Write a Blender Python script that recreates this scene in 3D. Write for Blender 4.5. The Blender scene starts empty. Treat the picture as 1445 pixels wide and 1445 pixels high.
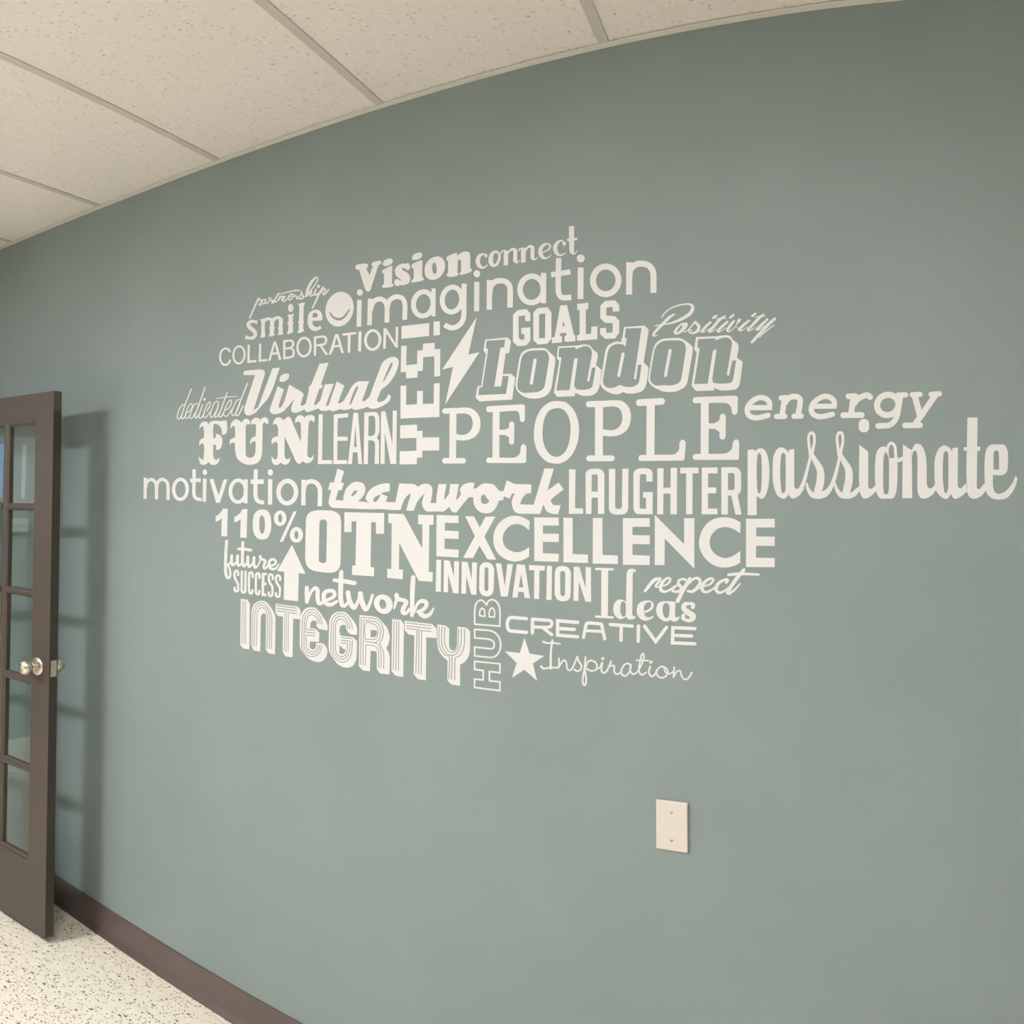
import bpy, bmesh, math, random
from mathutils import Matrix, Vector, geometry

# ------------------------------------------------------------------ camera, world, lights, exposure
PX = 1445.0
FOC, VSC, HOR = 1387.574, 0.89, 637.17          # pixels per radian, vertical scale, horizon row
YAW, PITCH, ROLL = 0.557845, 0.048606, -0.006132
CAMH = 1.605                                     # eye height
DW = 1.85                                        # camera to lettered wall
sc = bpy.context.scene
sc.view_settings.view_transform = 'Standard'
sc.view_settings.look = 'None'
sc.view_settings.gamma = 1.0
sc.view_settings.use_curve_mapping = False
sc.view_settings.exposure = -0.06

def cam_rot():
    cy, sy = math.cos(YAW), math.sin(YAW)
    cp, sp = math.cos(PITCH), math.sin(PITCH)
    cr, sr = math.cos(ROLL), math.sin(ROLL)
    rz = Matrix(((cy, -sy, 0), (sy, cy, 0), (0, 0, 1)))
    rx = Matrix(((1, 0, 0), (0, cp, -sp), (0, sp, cp)))
    ry = Matrix(((cr, 0, sr), (0, 1, 0), (-sr, 0, cr)))
    return rz @ rx @ ry
ROT = cam_rot()
cam_data = bpy.data.cameras.new('camera')
cam_data.type = 'PANO'                           # the photograph is a phone panorama: cylindrical projection
cam_data.panorama_type = 'CENTRAL_CYLINDRICAL'
cam_data.central_cylindrical_radius = 1.0
cam_data.central_cylindrical_range_u_min = -PX / 2 / FOC
cam_data.central_cylindrical_range_u_max = PX / 2 / FOC
cam_data.central_cylindrical_range_v_min = (HOR - PX) / (FOC * VSC)
cam_data.central_cylindrical_range_v_max = HOR / (FOC * VSC)
cam = bpy.data.objects.new('camera', cam_data)
sc.collection.objects.link(cam)
m3 = Matrix((ROT.col[0], ROT.col[2], -ROT.col[1])).transposed()
cam.matrix_world = Matrix.Translation((0, 0, CAMH)) @ m3.to_4x4()
sc.camera = cam

def wall_point(x, y):
    """where the traced point of the lettering lies on the wall: (x, z) in metres"""
    th = (x - PX / 2) / FOC
    d = ROT @ Vector((math.sin(th), math.cos(th), (HOR - y) / (FOC * VSC)))
    return d.x / d.y * DW, CAMH + d.z / d.y * DW

world = bpy.data.worlds.new('world')
sc.world = world
world.use_nodes = True
world.node_tree.nodes['Background'].inputs[0].default_value = (0.75, 0.85, 1.0, 1)
world.node_tree.nodes['Background'].inputs[1].default_value = 0.3

# room: x from XL (wall with the doorway) to XR, y from YB to the lettered wall at DW
XL, XR, YB, ZC = -3.56, 3.60, -3.60, 2.687
GA, GS = math.radians(15.5), .593                # the ceiling grid runs askew to the wall: its angle and spacing
GO, GU, GV = Vector((-1.54, DW)), Vector((math.cos(GA), math.sin(GA))), Vector((-math.sin(GA), math.cos(GA)))
GB, GL = -1.25, 1.22                             # first cross line and tile length
LIGHT_CELLS = [(-1, 0), (-4, 0), (0, 0), (5, 1), (-6, 0)]      # grid cells that hold a 2 x 2 ft light
LIGHT_POWER = {(-1, 0): 8, (-4, 0): 112, (0, 0): 45, (5, 1): 10, (-6, 0): 105}  # the one beside the doorway is an added fill lifting the wall's left side

# ------------------------------------------------------------------ helpers
COL = sc.collection
def link(name, me, mat=None, parent=None):
    o = bpy.data.objects.new(name, me)
    COL.objects.link(o)
    if mat is not None and me is not None and not me.materials:
        me.materials.append(mat)
    if parent is not None:
        o.parent = parent
    return o
def mesh_from(bm, name):
    me = bpy.data.meshes.new(name)
    bm.normal_update(); bm.to_mesh(me); bm.free()
    return me
def obj(name, bm, mat, parent=None, smooth=False):
    me = mesh_from(bm, name)
    if smooth:
        for p in me.polygons: p.use_smooth = True
    return link(name, me, mat, parent)
def tag(o, label=None, cat=None, group=None, kind=None):
    if label: o['label'] = label
    if cat: o['category'] = cat
    if group: o['group'] = group
    if kind: o['kind'] = kind
    return o
def empty(name, loc=(0, 0, 0), rot=(0, 0, 0)):
    o = bpy.data.objects.new(name, None)
    COL.objects.link(o)
    o.empty_display_size = 0.05
    o.location = loc; o.rotation_euler = rot
    return o
def box(bm, x0, x1, y0, y1, z0, z1, bev=0.0):
    g = bmesh.ops.create_cube(bm, size=1.0)
    vs = g['verts']
    for v in vs:
        v.co = Vector((x0 + (v.co.x + .5) * (x1 - x0), y0 + (v.co.y + .5) * (y1 - y0), z0 + (v.co.z + .5) * (z1 - z0)))
    if bev:
        es = set(e for v in vs for e in v.link_edges)
        bmesh.ops.bevel(bm, geom=list(es), offset=bev, segments=2, profile=.6, affect='EDGES')
def boxbm(*a, **k):
    bm = bmesh.new(); box(bm, *a, **k); return bm
def lathe(bm, prof, mat4, n=32):
    """prof: (radius, height) pairs turned about local z, placed by mat4"""
    rings = []
    for r, h in prof:
        if r < 1e-6: rings.append([bm.verts.new(mat4 @ Vector((0, 0, h)))])
        else: rings.append([bm.verts.new(mat4 @ Vector((r * math.cos(2 * math.pi * i / n), r * math.sin(2 * math.pi * i / n), h))) for i in range(n)])
    for a, b in zip(rings, rings[1:]):
        for i in range(n):
            j = (i + 1) % n
            q = [a[i % len(a)], a[j % len(a)], b[j % len(b)], b[i % len(b)]]
            u = []
            for v in q:
                if v not in u: u.append(v)
            if len(u) > 2: bm.faces.new(u)
def prism(bm, pts, axis_pts):
    """sweep a closed 2-d profile (list of (a, b)) between two frames given as functions"""
    rings = [[bm.verts.new(f(a, b)) for a, b in pts] for f in axis_pts]
    n = len(pts)
    for r0, r1 in zip(rings, rings[1:]):
        for i in range(n):
            bm.faces.new((r0[i], r0[(i + 1) % n], r1[(i + 1) % n], r1[i]))
    bm.faces.new(rings[0][::-1]); bm.faces.new(rings[-1])

# ------------------------------------------------------------------ materials
def mat(name, col, rough=.6, metal=0.0, spec=.5):
    m = bpy.data.materials.new(name); m.use_nodes = True
    b = m.node_tree.nodes['Principled BSDF']
    b.inputs['Base Color'].default_value = (*col, 1)
    b.inputs['Roughness'].default_value = rough
    b.inputs['Metallic'].default_value = metal
    b.inputs['Specular IOR Level'].default_value = spec
    return m, m.node_tree, b
def coords(nt, scale=(1, 1, 1)):
    tc = nt.nodes.new('ShaderNodeTexCoord'); mp = nt.nodes.new('ShaderNodeMapping')
    mp.inputs['Scale'].default_value = scale
    nt.links.new(tc.outputs['Object'], mp.inputs[0])
    return mp.outputs[0]
def noise(nt, vec, scale, detail=3, rough=.5):
    n = nt.nodes.new('ShaderNodeTexNoise')
    n.inputs['Scale'].default_value = scale; n.inputs['Detail'].default_value = detail; n.inputs['Roughness'].default_value = rough
    nt.links.new(vec, n.inputs['Vector']); return n.outputs['Fac']
def ramp(nt, fac, stops):
    r = nt.nodes.new('ShaderNodeValToRGB')
    while len(r.color_ramp.elements) < len(stops): r.color_ramp.elements.new(.5)
    for e, (p, c) in zip(r.color_ramp.elements, stops): e.position = p; e.color = (*c, 1)
    nt.links.new(fac, r.inputs[0]); return r.outputs[0]
def bump(nt, b, h, strength, dist):
    n = nt.nodes.new('ShaderNodeBump'); n.inputs['Strength'].default_value = strength; n.inputs['Distance'].default_value = dist
    nt.links.new(h, n.inputs['Height']); nt.links.new(n.outputs[0], b.inputs['Normal'])
def mix(nt, fac, a, b):
    n = nt.nodes.new('ShaderNodeMix'); n.data_type = 'RGBA'
    for s, v in ((0, fac), (6, a), (7, b)):
        if isinstance(v, (tuple, float)): n.inputs[s].default_value = (*v, 1) if isinstance(v, tuple) else v
        else: nt.links.new(v, n.inputs[s])
    return n.outputs[2]

WALLC = (.230, .281, .275)
def wall_material():
    m, nt, b = mat('wall_paint', WALLC, .55, spec=.35)
    v = coords(nt)
    c = ramp(nt, noise(nt, v, 3.0, 4), [(.3, tuple(x * .965 for x in WALLC)), (.7, tuple(x * 1.035 for x in WALLC))])
    nt.links.new(c, b.inputs['Base Color'])
    bump(nt, b, noise(nt, v, 260, 3, .6), .22, .0012)
    return m
M_WALL = wall_material()
M_WHITEWALL = mat('plain_wall_paint', (.78, .76, .71), .7)[0]
M_VINYL = mat('white_vinyl', (.71, .70, .695), .42, spec=.4)[0]
def tile_material():
    m, nt, b = mat('ceiling_tile', (.6, .55, .47), .9, spec=.15)
    v = coords(nt, (1, 1, 1))
    vs = coords(nt, (1, 2.4, 1))
    base = ramp(nt, noise(nt, v, 60, 4, .7), [(.3, (.88, .815, .765)), (.7, (.95, .885, .835))])
    vo = nt.nodes.new('ShaderNodeTexVoronoi'); vo.inputs['Scale'].default_value = 62
    vo.inputs['Randomness'].default_value = 1
    nt.links.new(vs, vo.inputs['Vector'])
    th = nt.nodes.new('ShaderNodeMath'); th.operation = 'MULTIPLY'
    nt.links.new(noise(nt, v, 19, 2), th.inputs[0]); th.inputs[1].default_value = .42
    lt = nt.nodes.new('ShaderNodeMath'); lt.operation = 'LESS_THAN'
    nt.links.new(vo.outputs['Distance'], lt.inputs[0]); nt.links.new(th.outputs[0], lt.inputs[1])
    sel = nt.nodes.new('ShaderNodeMath'); sel.operation = 'GREATER_THAN'; sel.inputs[1].default_value = .62
    sx = nt.nodes.new('ShaderNodeSeparateColor'); nt.links.new(vo.outputs['Color'], sx.inputs[0])
    nt.links.new(sx.outputs[0], sel.inputs[0])
    fk = nt.nodes.new('ShaderNodeMath'); fk.operation = 'MULTIPLY'
    nt.links.new(lt.outputs[0], fk.inputs[0]); nt.links.new(sel.outputs[0], fk.inputs[1])
    nt.links.new(mix(nt, fk.outputs[0], base, (.58, .52, .46)), b.inputs['Base Color'])
    inv = nt.nodes.new('ShaderNodeMath'); inv.operation = 'SUBTRACT'; inv.inputs[0].default_value = 1
    nt.links.new(fk.outputs[0], inv.inputs[1])
    bump(nt, b, inv.outputs[0], .6, .002)
    return m
M_TILE = tile_material()
M_TBAR = mat('t_bar_metal', (.66, .60, .55), .5)[0]
M_ANGLE = mat('wall_angle_metal', (.80, .76, .68), .5)[0]
def floor_material():
    m, nt, b = mat('terrazzo', (.7, .62, .5), .35)
    v = coords(nt)
    base = ramp(nt, noise(nt, v, 30, 4, .6), [(.35, (.87, .80, .66)), (.65, (.94, .88, .74))])
    def chips(scale, lim, pick, col, prev):
        vo = nt.nodes.new('ShaderNodeTexVoronoi'); vo.inputs['Scale'].default_value = scale
        mp = coords(nt, (1, 1.7, 1)); 
        ad = nt.nodes.new('ShaderNodeVectorMath'); ad.operation = 'ADD'
        nz = nt.nodes.new('ShaderNodeTexNoise'); nz.inputs['Scale'].default_value = scale * 1.3
        nt.links.new(mp, nz.inputs['Vector'])
        sm = nt.nodes.new('ShaderNodeVectorMath'); sm.operation = 'SCALE'; sm.inputs['Scale'].default_value = .9 / scale
        nt.links.new(nz.outputs['Color'], sm.inputs[0])
        nt.links.new(mp, ad.inputs[0]); nt.links.new(sm.outputs[0], ad.inputs[1]); nt.links.new(ad.outputs[0], vo.inputs['Vector'])
        sx = nt.nodes.new('ShaderNodeSeparateColor'); nt.links.new(vo.outputs['Color'], sx.inputs[0])
        a = nt.nodes.new('ShaderNodeMath'); a.operation = 'LESS_THAN'; a.inputs[1].default_value = lim
        nt.links.new(vo.outputs['Distance'], a.inputs[0])
        s = nt.nodes.new('ShaderNodeMath'); s.operation = 'GREATER_THAN'; s.inputs[1].default_value = pick
        nt.links.new(sx.outputs[1], s.inputs[0])
        k = nt.nodes.new('ShaderNodeMath'); k.operation = 'MULTIPLY'
        nt.links.new(a.outputs[0], k.inputs[0]); nt.links.new(s.outputs[0], k.inputs[1])
        return mix(nt, k.outputs[0], prev, col)
    c = chips(95, .36, .70, (.22, .18, .13), base)
    c = chips(48, .27, .80, (.14, .115, .09), c)
    c = chips(70, .33, .75, (.58, .50, .37), c)
    nt.links.new(c, b.inputs['Base Color'])
    return m
M_FLOOR = floor_material()
def paint(name, col, rough, spec=.5, sc_=140):
    m, nt, b = mat(name, col, rough, spec=spec)
    v = coords(nt)
    c = ramp(nt, noise(nt, v, 8, 3), [(.3, tuple(x * .95 for x in col)), (.7, tuple(x * 1.05 for x in col))])
    nt.links.new(c, b.inputs['Base Color'])
    bump(nt, b, noise(nt, v, sc_, 2), .12, .0008)
    return m
M_DOOR = paint('door_brown_paint', (.072, .054, .043), .42)
M_EDGE = paint('door_edge_paint', (.050, .040, .032), .5)
M_BASE = paint('baseboard_vinyl', (.105, .078, .071), .3, .5, 60)
def nickel():
    m, nt, b = mat('satin_nickel', (.72, .66, .56), .26, 1.0)
    v = coords(nt, (1, 1, 1))
    r = ramp(nt, noise(nt, v, 300, 2), [(.3, (.22,) * 3), (.7, (.32,) * 3)])
    nt.links.new(r, b.inputs['Roughness'])
    return m
M_NICKEL = nickel()
M_PLATE = mat('plate_plastic', (.655, .60, .53), .4)[0]
M_SCREW = mat('screw_paint', (.50, .45, .38), .5, .0)[0]
M_LENS, _nt, _b = mat('lamp_lens', (.9, .9, .88), .5)
M_STEEL = mat('lamp_housing', (.8, .8, .78), .5)[0]
def glass():
    m = bpy.data.materials.new('pane_glass'); m.use_nodes = True
    nt = m.node_tree; nt.nodes.clear()
    out = nt.nodes.new('ShaderNodeOutputMaterial'); mx = nt.nodes.new('ShaderNodeMixShader')
    tr = nt.nodes.new('ShaderNodeBsdfTransparent'); gl = nt.nodes.new('ShaderNodeBsdfGlossy')
    fr = nt.nodes.new('ShaderNodeFresnel'); fr.inputs[0].default_value = 1.52
    tr.inputs[0].default_value = (.93, .96, .95, 1); gl.inputs[1].default_value = 0.0
    gm = nt.nodes.new('ShaderNodeNewGeometry'); ff = nt.nodes.new('ShaderNodeMath'); ff.operation = 'SUBTRACT'; ff.inputs[0].default_value = 1
    nt.links.new(gm.outputs['Backfacing'], ff.inputs[1]); fm = nt.nodes.new('ShaderNodeMath'); fm.operation = 'MULTIPLY'
    nt.links.new(fr.outputs[0], fm.inputs[0]); nt.links.new(ff.outputs[0], fm.inputs[1])
    f2 = nt.nodes.new('ShaderNodeMath'); f2.operation = 'MULTIPLY'; f2.inputs[1].default_value = 1.85; f2.use_clamp = True    # both faces of the pane reflect
    nt.links.new(fm.outputs[0], f2.inputs[0]); nt.links.new(f2.outputs[0], mx.inputs[0]); nt.links.new(tr.outputs[0], mx.inputs[1]); nt.links.new(gl.outputs[0], mx.inputs[2])
    nt.links.new(mx.outputs[0], out.inputs[0])
    return m
M_GLASS = glass()
def emit(name, col, s):
    m, nt, b = mat(name, col, .5)
    b.inputs['Emission Color'].default_value = (*col, 1); b.inputs['Emission Strength'].default_value = s
    return m

# ------------------------------------------------------------------ room shell
def struct(name, bm, m, parent=None):
    o = obj(name, bm, m, parent)
    if parent is None: o['kind'] = 'structure'
    return o
XO = -4.7                                       # far side of the room beyond the doorway
floor = struct('floor', boxbm(XO, XR + .12, YB - .12, DW + .12, -.10, 0), M_FLOOR)
struct('wall_back', boxbm(XO, XR + .12, DW, DW + .12, -.02, 2.95), M_WALL)
struct('wall_right', boxbm(XR, XR + .12, YB, DW, 0, 2.95), M_WHITEWALL)
struct('wall_front', boxbm(XO, XR + .12, YB - .12, YB, 0, 2.95), M_WHITEWALL)
# left wall with the doorway the glazed door belongs to
DY0, DY1, DH = .80, 1.60, 2.02
bm = bmesh.new()
box(bm, XL - .12, XL, YB, DY0, 0, 2.95); box(bm, XL - .12, XL, DY1, DW, 0, 2.95); box(bm, XL - .12, XL, DY0, DY1, DH, 2.95)
struct('wall_left', bm, M_WHITEWALL)
struct('wall_corridor', boxbm(XO - .12, XO, YB - .12, DW + .12, 0, 2.95), M_WALL)
bm = bmesh.new()
for y0, y1 in ((DY0 - .06, DY0 + .015), (DY1 - .015, DY1 + .06)):
    box(bm, XL - .135, XL + .015, y0, y1, 0, DH + .06, bev=.003)
box(bm, XL - .135, XL + .015, DY0 - .06, DY1 + .06, DH - .015, DH + .06, bev=.003)
struct('trim_1', bm, M_DOOR)
# ceiling: soffit slab, T-bars, lay-in tiles, wall angle
ceiling = struct('ceiling', boxbm(XO, XR + .12, YB - .12, DW + .12, 2.83, 2.95), M_WHITEWALL)
def grid_poly(a0, a1, b0, b1):
    """a rectangle of the ceiling grid, cut off at the walls"""
    P = [GO + GU * a + GV * b for a, b in ((a0, b0), (a1, b0), (a1, b1), (a0, b1))]
    for ax, lim, sg in ((0, XO, 1), (0, XR, -1), (1, YB, 1), (1, DW - .0006, -1)):
        Q = []
        for p, q in zip(P, P[1:] + P[:1]):
            dp, dq = (p[ax] - lim) * sg, (q[ax] - lim) * sg
            if dp >= 0: Q.append(p)
            if dp * dq < 0: Q.append(p + (q - p) * (dp / (dp - dq)))
        P = Q
        if len(P) < 3: return None
    return P
def slab(bm, P, z0, z1):
    lo = [bm.verts.new((p.x, p.y, z0)) for p in P]; hi = [bm.verts.new((p.x, p.y, z1)) for p in P]
    bm.faces.new(lo[::-1]); bm.faces.new(hi)
    for i in range(len(P)):
        j = (i + 1) % len(P); bm.faces.new((lo[i], lo[j], hi[j], hi[i]))
def t_bar(a0, a1, b0, b1, long_way):
    bm = bmesh.new(); P = grid_poly(a0, a1, b0, b1)
    if not P: bm.free(); return
    slab(bm, P, ZC - .001, ZC + .0015)
    if long_way:
        m = (a0 + a1) / 2; Q = grid_poly(m - .001, m + .001, b0, b1)
        if Q: slab(bm, Q, ZC + .0015, ZC + .035)
    obj('t_bar', bm, M_TBAR, ceiling)
KR = range(-9, 11); JR = range(-1, 6)
for k in KR: t_bar(k * GS - .012, k * GS + .012, -7.5, 2.5, True)
def cross(j): return GB - GL * j
for j in range(0, 6):
    for k in KR: t_bar(k * GS + .0121, (k + 1) * GS - .0121, cross(j) - .012, cross(j) + .012, False)
for k in KR:
    for j in JR:
        bt, bb = (cross(j) if j >= 0 else 2.5), cross(j + 1)
        if (k, j) in LIGHT_CELLS:                # the fixture fills the far half of this cell
            bb += .61
            t_bar(k * GS + .0121, (k + 1) * GS - .0121, bb - .0155, bb + .0085, False)
        P = grid_poly(k * GS + .003, (k + 1) * GS - .003, bb + .003, bt - .003)
        if not P: continue
        o_ = GO + GU * (k * GS) + GV * bb
        bm = bmesh.new(); slab(bm, P, 0, .016)
        bmesh.ops.transform(bm, matrix=Matrix.Rotation(-GA, 4, 'Z') @ Matrix.Translation((-o_.x, -o_.y, 0)), verts=bm.verts)
        o = obj('ceiling_tile', bm, M_TILE, ceiling)
        o.location = (o_.x, o_.y, ZC + .0016); o.rotation_euler = (0, 0, GA)
bm = bmesh.new()
box(bm, XO, XR, DW - .022, DW - .0005, ZC - .003, ZC - .0012); box(bm, XO, XR, DW - .002, DW - .0005, ZC - .0012, ZC + .03)
obj('wall_angle', bm, M_ANGLE, ceiling)
# cove baseboards, 100 mm, with a toe
def baseboard(name, f0, f1):
    prof = [(0, 0), (.019, 0), (.018, .004), (.012, .010), (.0075, .017), (.006, .026), (.006, .094), (.004, .099), (0, .100)]
    bm = bmesh.new()
    prism(bm, prof, [f0, f1])
    o = obj(name, bm, M_BASE); o['kind'] = 'structure'
    return o
baseboard('baseboard_back', lambda a, b: Vector((XL, DW - a, b)), lambda a, b: Vector((XR, DW - a, b)))
baseboard('baseboard_right', lambda a, b: Vector((XR - a, DW - .02, b)), lambda a, b: Vector((XR - a, YB, b)))
baseboard('baseboard_left', lambda a, b: Vector((XL + a, DY0 - .061, b)), lambda a, b: Vector((XL + a, YB, b)))
baseboard('baseboard_front', lambda a, b: Vector((XL + .02, YB + a, b)), lambda a, b: Vector((XR - .02, YB + a, b)))
# daylit window and a small notice in the next room, seen only as reflections in the door's panes
wf = empty('window_1', (XO, 0, 0)); wf['kind'] = 'structure'
bm = bmesh.new()
for (y0, y1, z0, z1) in ((.15, 1.0, 1.87, 1.92), (.15, 1.0, 1.48, 1.53), (.15, .20, 1.53, 1.87), (.25, .36, 1.53, 1.87), (.95, 1.0, 1.53, 1.87), (.66, .69, 1.53, 1.87)):
    box(bm, 0, .04, y0, y1, z0, z1)
obj('window_frame', bm, M_STEEL, wf)
obj('window_pane', boxbm(.005, .012, .36, .95, 1.53, 1.87), emit('daylight_pane', (.42, .66, 1.0), 2.2), wf)
obj('window_pane', boxbm(.005, .012, .20, .25, 1.53, 1.87), emit('frosted_pane', (.85, .95, 1.0), 1.1), wf)

# ------------------------------------------------------------------ recessed ceiling lights (2 x 2 ft)
def troffer(k, r, power, label):
    c = GO + GU * ((k + .5) * GS) + GV * (cross(r + 1) + .305)
    t = tag(empty('ceiling_light', (c.x, c.y, ZC + .0016), (0, 0, GA)), label, 'ceiling light', 'recessed ceiling lights behind the photographer')
    hx, hy = GS / 2 - .003, .302
    bm = bmesh.new()
    box(bm, -hx, hx, -hy, -hy + .03, 0, .09); box(bm, -hx, hx, hy - .03, hy, 0, .09)
    box(bm, -hx, -hx + .03, -hy + .03, hy - .03, 0, .09); box(bm, hx - .03, hx, -hy + .03, hy - .03, 0, .09)
    box(bm, -hx, hx, -hy, hy, .09, .095)
    obj('housing', bm, M_STEEL, t)
    m = emit('lamp_lens_%d_%d' % (k, r), (.975, .98, 1.0), power / 1.0)
    obj('lens', boxbm(-hx + .03, hx - .03, -hy + .03, hy - .03, .02, .024), m, t)
    return t
for (k, r) in LIGHT_CELLS:
    troffer(k, r, LIGHT_POWER[(k, r)], {(-1, 0): 'dim recessed ceiling light above and left of the viewer', (0, 0): 'bright recessed ceiling light just above the viewer',
            (-4, 0): 'added recessed fill light beside the doorway', (5, 1): 'dim recessed ceiling light near the right wall', (-6, 0): 'added recessed fill light in the corridor beyond the doorway'}[(k, r)])  # corridor light is added to brighten what the door panes reflect
n = empty('notice_board', (XO, .25, 1.355))
tag(n, 'small pale notice board on the corridor wall, mirrored in a door pane', 'notice board')
obj('panel', boxbm(0, .012, -.085, .085, -.045, .045, bev=.002), mat('notice_panel', (.9, .88, .82), .5)[0], n)
bm = bmesh.new(); rnd = random.Random(4)
y = -.07
while y < .06:
    w = rnd.choice((.011, .014, .017)); box(bm, .012, .0126, y, y + w * .8, -.014, .01); y += w * 1.25
tag(obj('faint_print', bm, mat('faint_print', (.35, .34, .33), .7)[0], n))

# ------------------------------------------------------------------ glazed door standing open beside the wall
def build_door():
    ang = math.radians(184.5)
    # origin: bottom of the free edge, front face; local +x runs to the hinge side, local -y... front face at y=0
    d = empty('door_1', (-2.693, 1.645, .021))
    d.rotation_euler = (0, 0, 0)
    u = Vector((math.cos(ang), math.sin(ang), 0)); n = Vector((u.y, -u.x, 0))       # n points to the wall
    if n.y < 0: n = -n
    tilt = math.radians(1.25)
    base = Matrix((u, n, Vector((0, 0, 1)))).transposed().to_4x4()
    tiltm = Matrix.Rotation(tilt * TILT_SIGN, 4, 'Y')
    piv = Matrix.Translation((0, 0, .96))
    d.matrix_world = Matrix.Translation((-2.693, 1.645, .021)) @ base @ piv @ tiltm @ piv.inverted()
    tag(d, 'brown painted door with fifteen glass panes standing open beside the wall', 'door', kind='structure')
    Wd, Hd, T = .745, 1.935, .034
    ST, TOPR, BOTR, MU = .100, .105, .235, .034
    ys = [BOTR + (Hd - TOPR - BOTR) * i / 5 for i in range(6)]
    xs = [ST + (Wd - 2 * ST) * i / 3 for i in range(4)]
    obj('stile', boxbm(0, ST, .0005, T, 0, Hd, bev=.0012), M_DOOR, d)
    obj('stile', boxbm(Wd - ST, Wd, .0005, T, 0, Hd, bev=.0012), M_DOOR, d)
    obj('rail', boxbm(ST, Wd - ST, .001, T - .0005, Hd - TOPR, Hd), M_DOOR, d)
    obj('rail', boxbm(ST, Wd - ST, .001, T - .0005, 0, BOTR), M_DOOR, d)
    def bar_profile(w):                       # moulded muntin: rounded nose on both faces
        h = w / 2
        return [(-h, .009), (-h * .72, .0055), (-h * .62, .003), (-h * .25, .001), (h * .25, .001), (h * .62, .003), (h * .72, .0055), (h, .009),
                (h, T - .009), (h * .72, T - .0055), (h * .62, T - .003), (h * .25, T - .001), (-h * .25, T - .001), (-h * .62, T - .003), (-h * .72, T - .0055), (-h, T - .009)]
    for x in xs[1:-1]:
        bm = bmesh.new()
        prism(bm, bar_profile(MU), [lambda a, b: Vector((x + a, b, BOTR)), lambda a, b: Vector((x + a, b, Hd - TOPR))])
        obj('muntin', bm, M_DOOR, d)
    for z in ys[1:-1]:
        for i in range(3):
            x0, x1 = xs[i] + (MU / 2 * .8 if i else 0), xs[i + 1] - (MU / 2 * .8 if i < 2 else 0)
            bm = bmesh.new()
            prism(bm, bar_profile(MU * .82), [lambda a, b: Vector((x0, b, z + a)), lambda a, b: Vector((x1, b, z + a))])
            obj('muntin', bm, M_DOOR, d)
    # glazing beads round the whole lite
    def bead(p0, p1, nrm):
        bm = bmesh.new()
        prof = [(0, .0035), (.004, .0035), (.007, .006), (.011, .010), (.011, .016), (0, .016)]
        p0, p1, nrm = Vector(p0), Vector(p1), Vector(nrm)
        prism(bm, prof, [lambda a, b: p0 + nrm * a + Vector((0, b, 0)), lambda a, b: p1 + nrm * a + Vector((0, b, 0))])
        prism(bm, [(a, T - b) for a, b in prof], [lambda a, b: p0 + nrm * a + Vector((0, b, 0)), lambda a, b: p1 + nrm * a + Vector((0, b, 0))])
        obj('glazing_bead', bm, M_DOOR, d)
    X0, X1, Z0, Z1 = ST, Wd - ST, BOTR, Hd - TOPR
    bead((X0, 0, Z0), (X0, 0, Z1), (1, 0, 0)); bead((X1, 0, Z0), (X1, 0, Z1), (-1, 0, 0))
    bead((X0, 0, Z0), (X1, 0, Z0), (0, 0, 1)); bead((X0, 0, Z1), (X1, 0, Z1), (0, 0, -1))
    for i in range(3):
        for j in range(5):
            obj('pane', boxbm(xs[i] + .006, xs[i + 1] - .006, T / 2 - .0015, T / 2 + .0015, ys[j] + .006, ys[j + 1] - .006), M_GLASS, d)
    # latch edge: face plate, bolt; bare strip at the very top of the edge
    obj('edge_lipping', boxbm(-.0012, 0, .001, T - .001, 0, Hd - .075), M_EDGE, d)
    obj('edge_cap', boxbm(-.0010, 0, .001, T - .001, Hd - .072, Hd - .001), mat('edge_cap_paint', (.10, .088, .066), .6)[0], d)
    kz = .935
    lp = obj('latch_plate', boxbm(-.0028, -.0012, .0055, T - .0055, kz - .029, kz + .029, bev=.0006), M_NICKEL, d)
    bm = bmesh.new()
    prism(bm, [(0, .010), (0, .024), (-.003, .024), (-.012, .0175), (-.012, .0105)],
          [lambda a, b: Vector((a - .0028, b, kz - .009)), lambda a, b: Vector((a - .0028, b, kz + .009))])
    obj('latch_bolt', bm, M_NICKEL, lp)
    kx = .064
    for sgn, y0 in ((-1, 0.0), (1, T)):
        M = Matrix.Translation((kx, y0, kz)) @ Matrix.Rotation(math.radians(90 if sgn < 0 else -90), 4, 'X')
        bm = bmesh.new()
        lathe(bm, [(0, 0), (.0325, 0), (.0335, .0015), (.0325, .004), (.028, .0065), (.020, .0085), (.0165, .0095), (0, .0095)], M, 48)
        ro = obj('rosette', bm, M_NICKEL, d, True)
        bm = bmesh.new()
        lathe(bm, [(0, .008), (.0125, .008), (.0115, .011), (.0115, .019), (.0125, .022), (.017, .0245), (.0225, .029), (.0265, .036), (.0278, .044),
                   (.0268, .0525), (.0232, .0595), (.0172, .0635), (.0085, .0655), (0, .066)], M, 48)
        obj('door_knob', bm, M_NICKEL, ro, True)
    return d
TILT_SIGN = 1
door = build_door()

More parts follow.
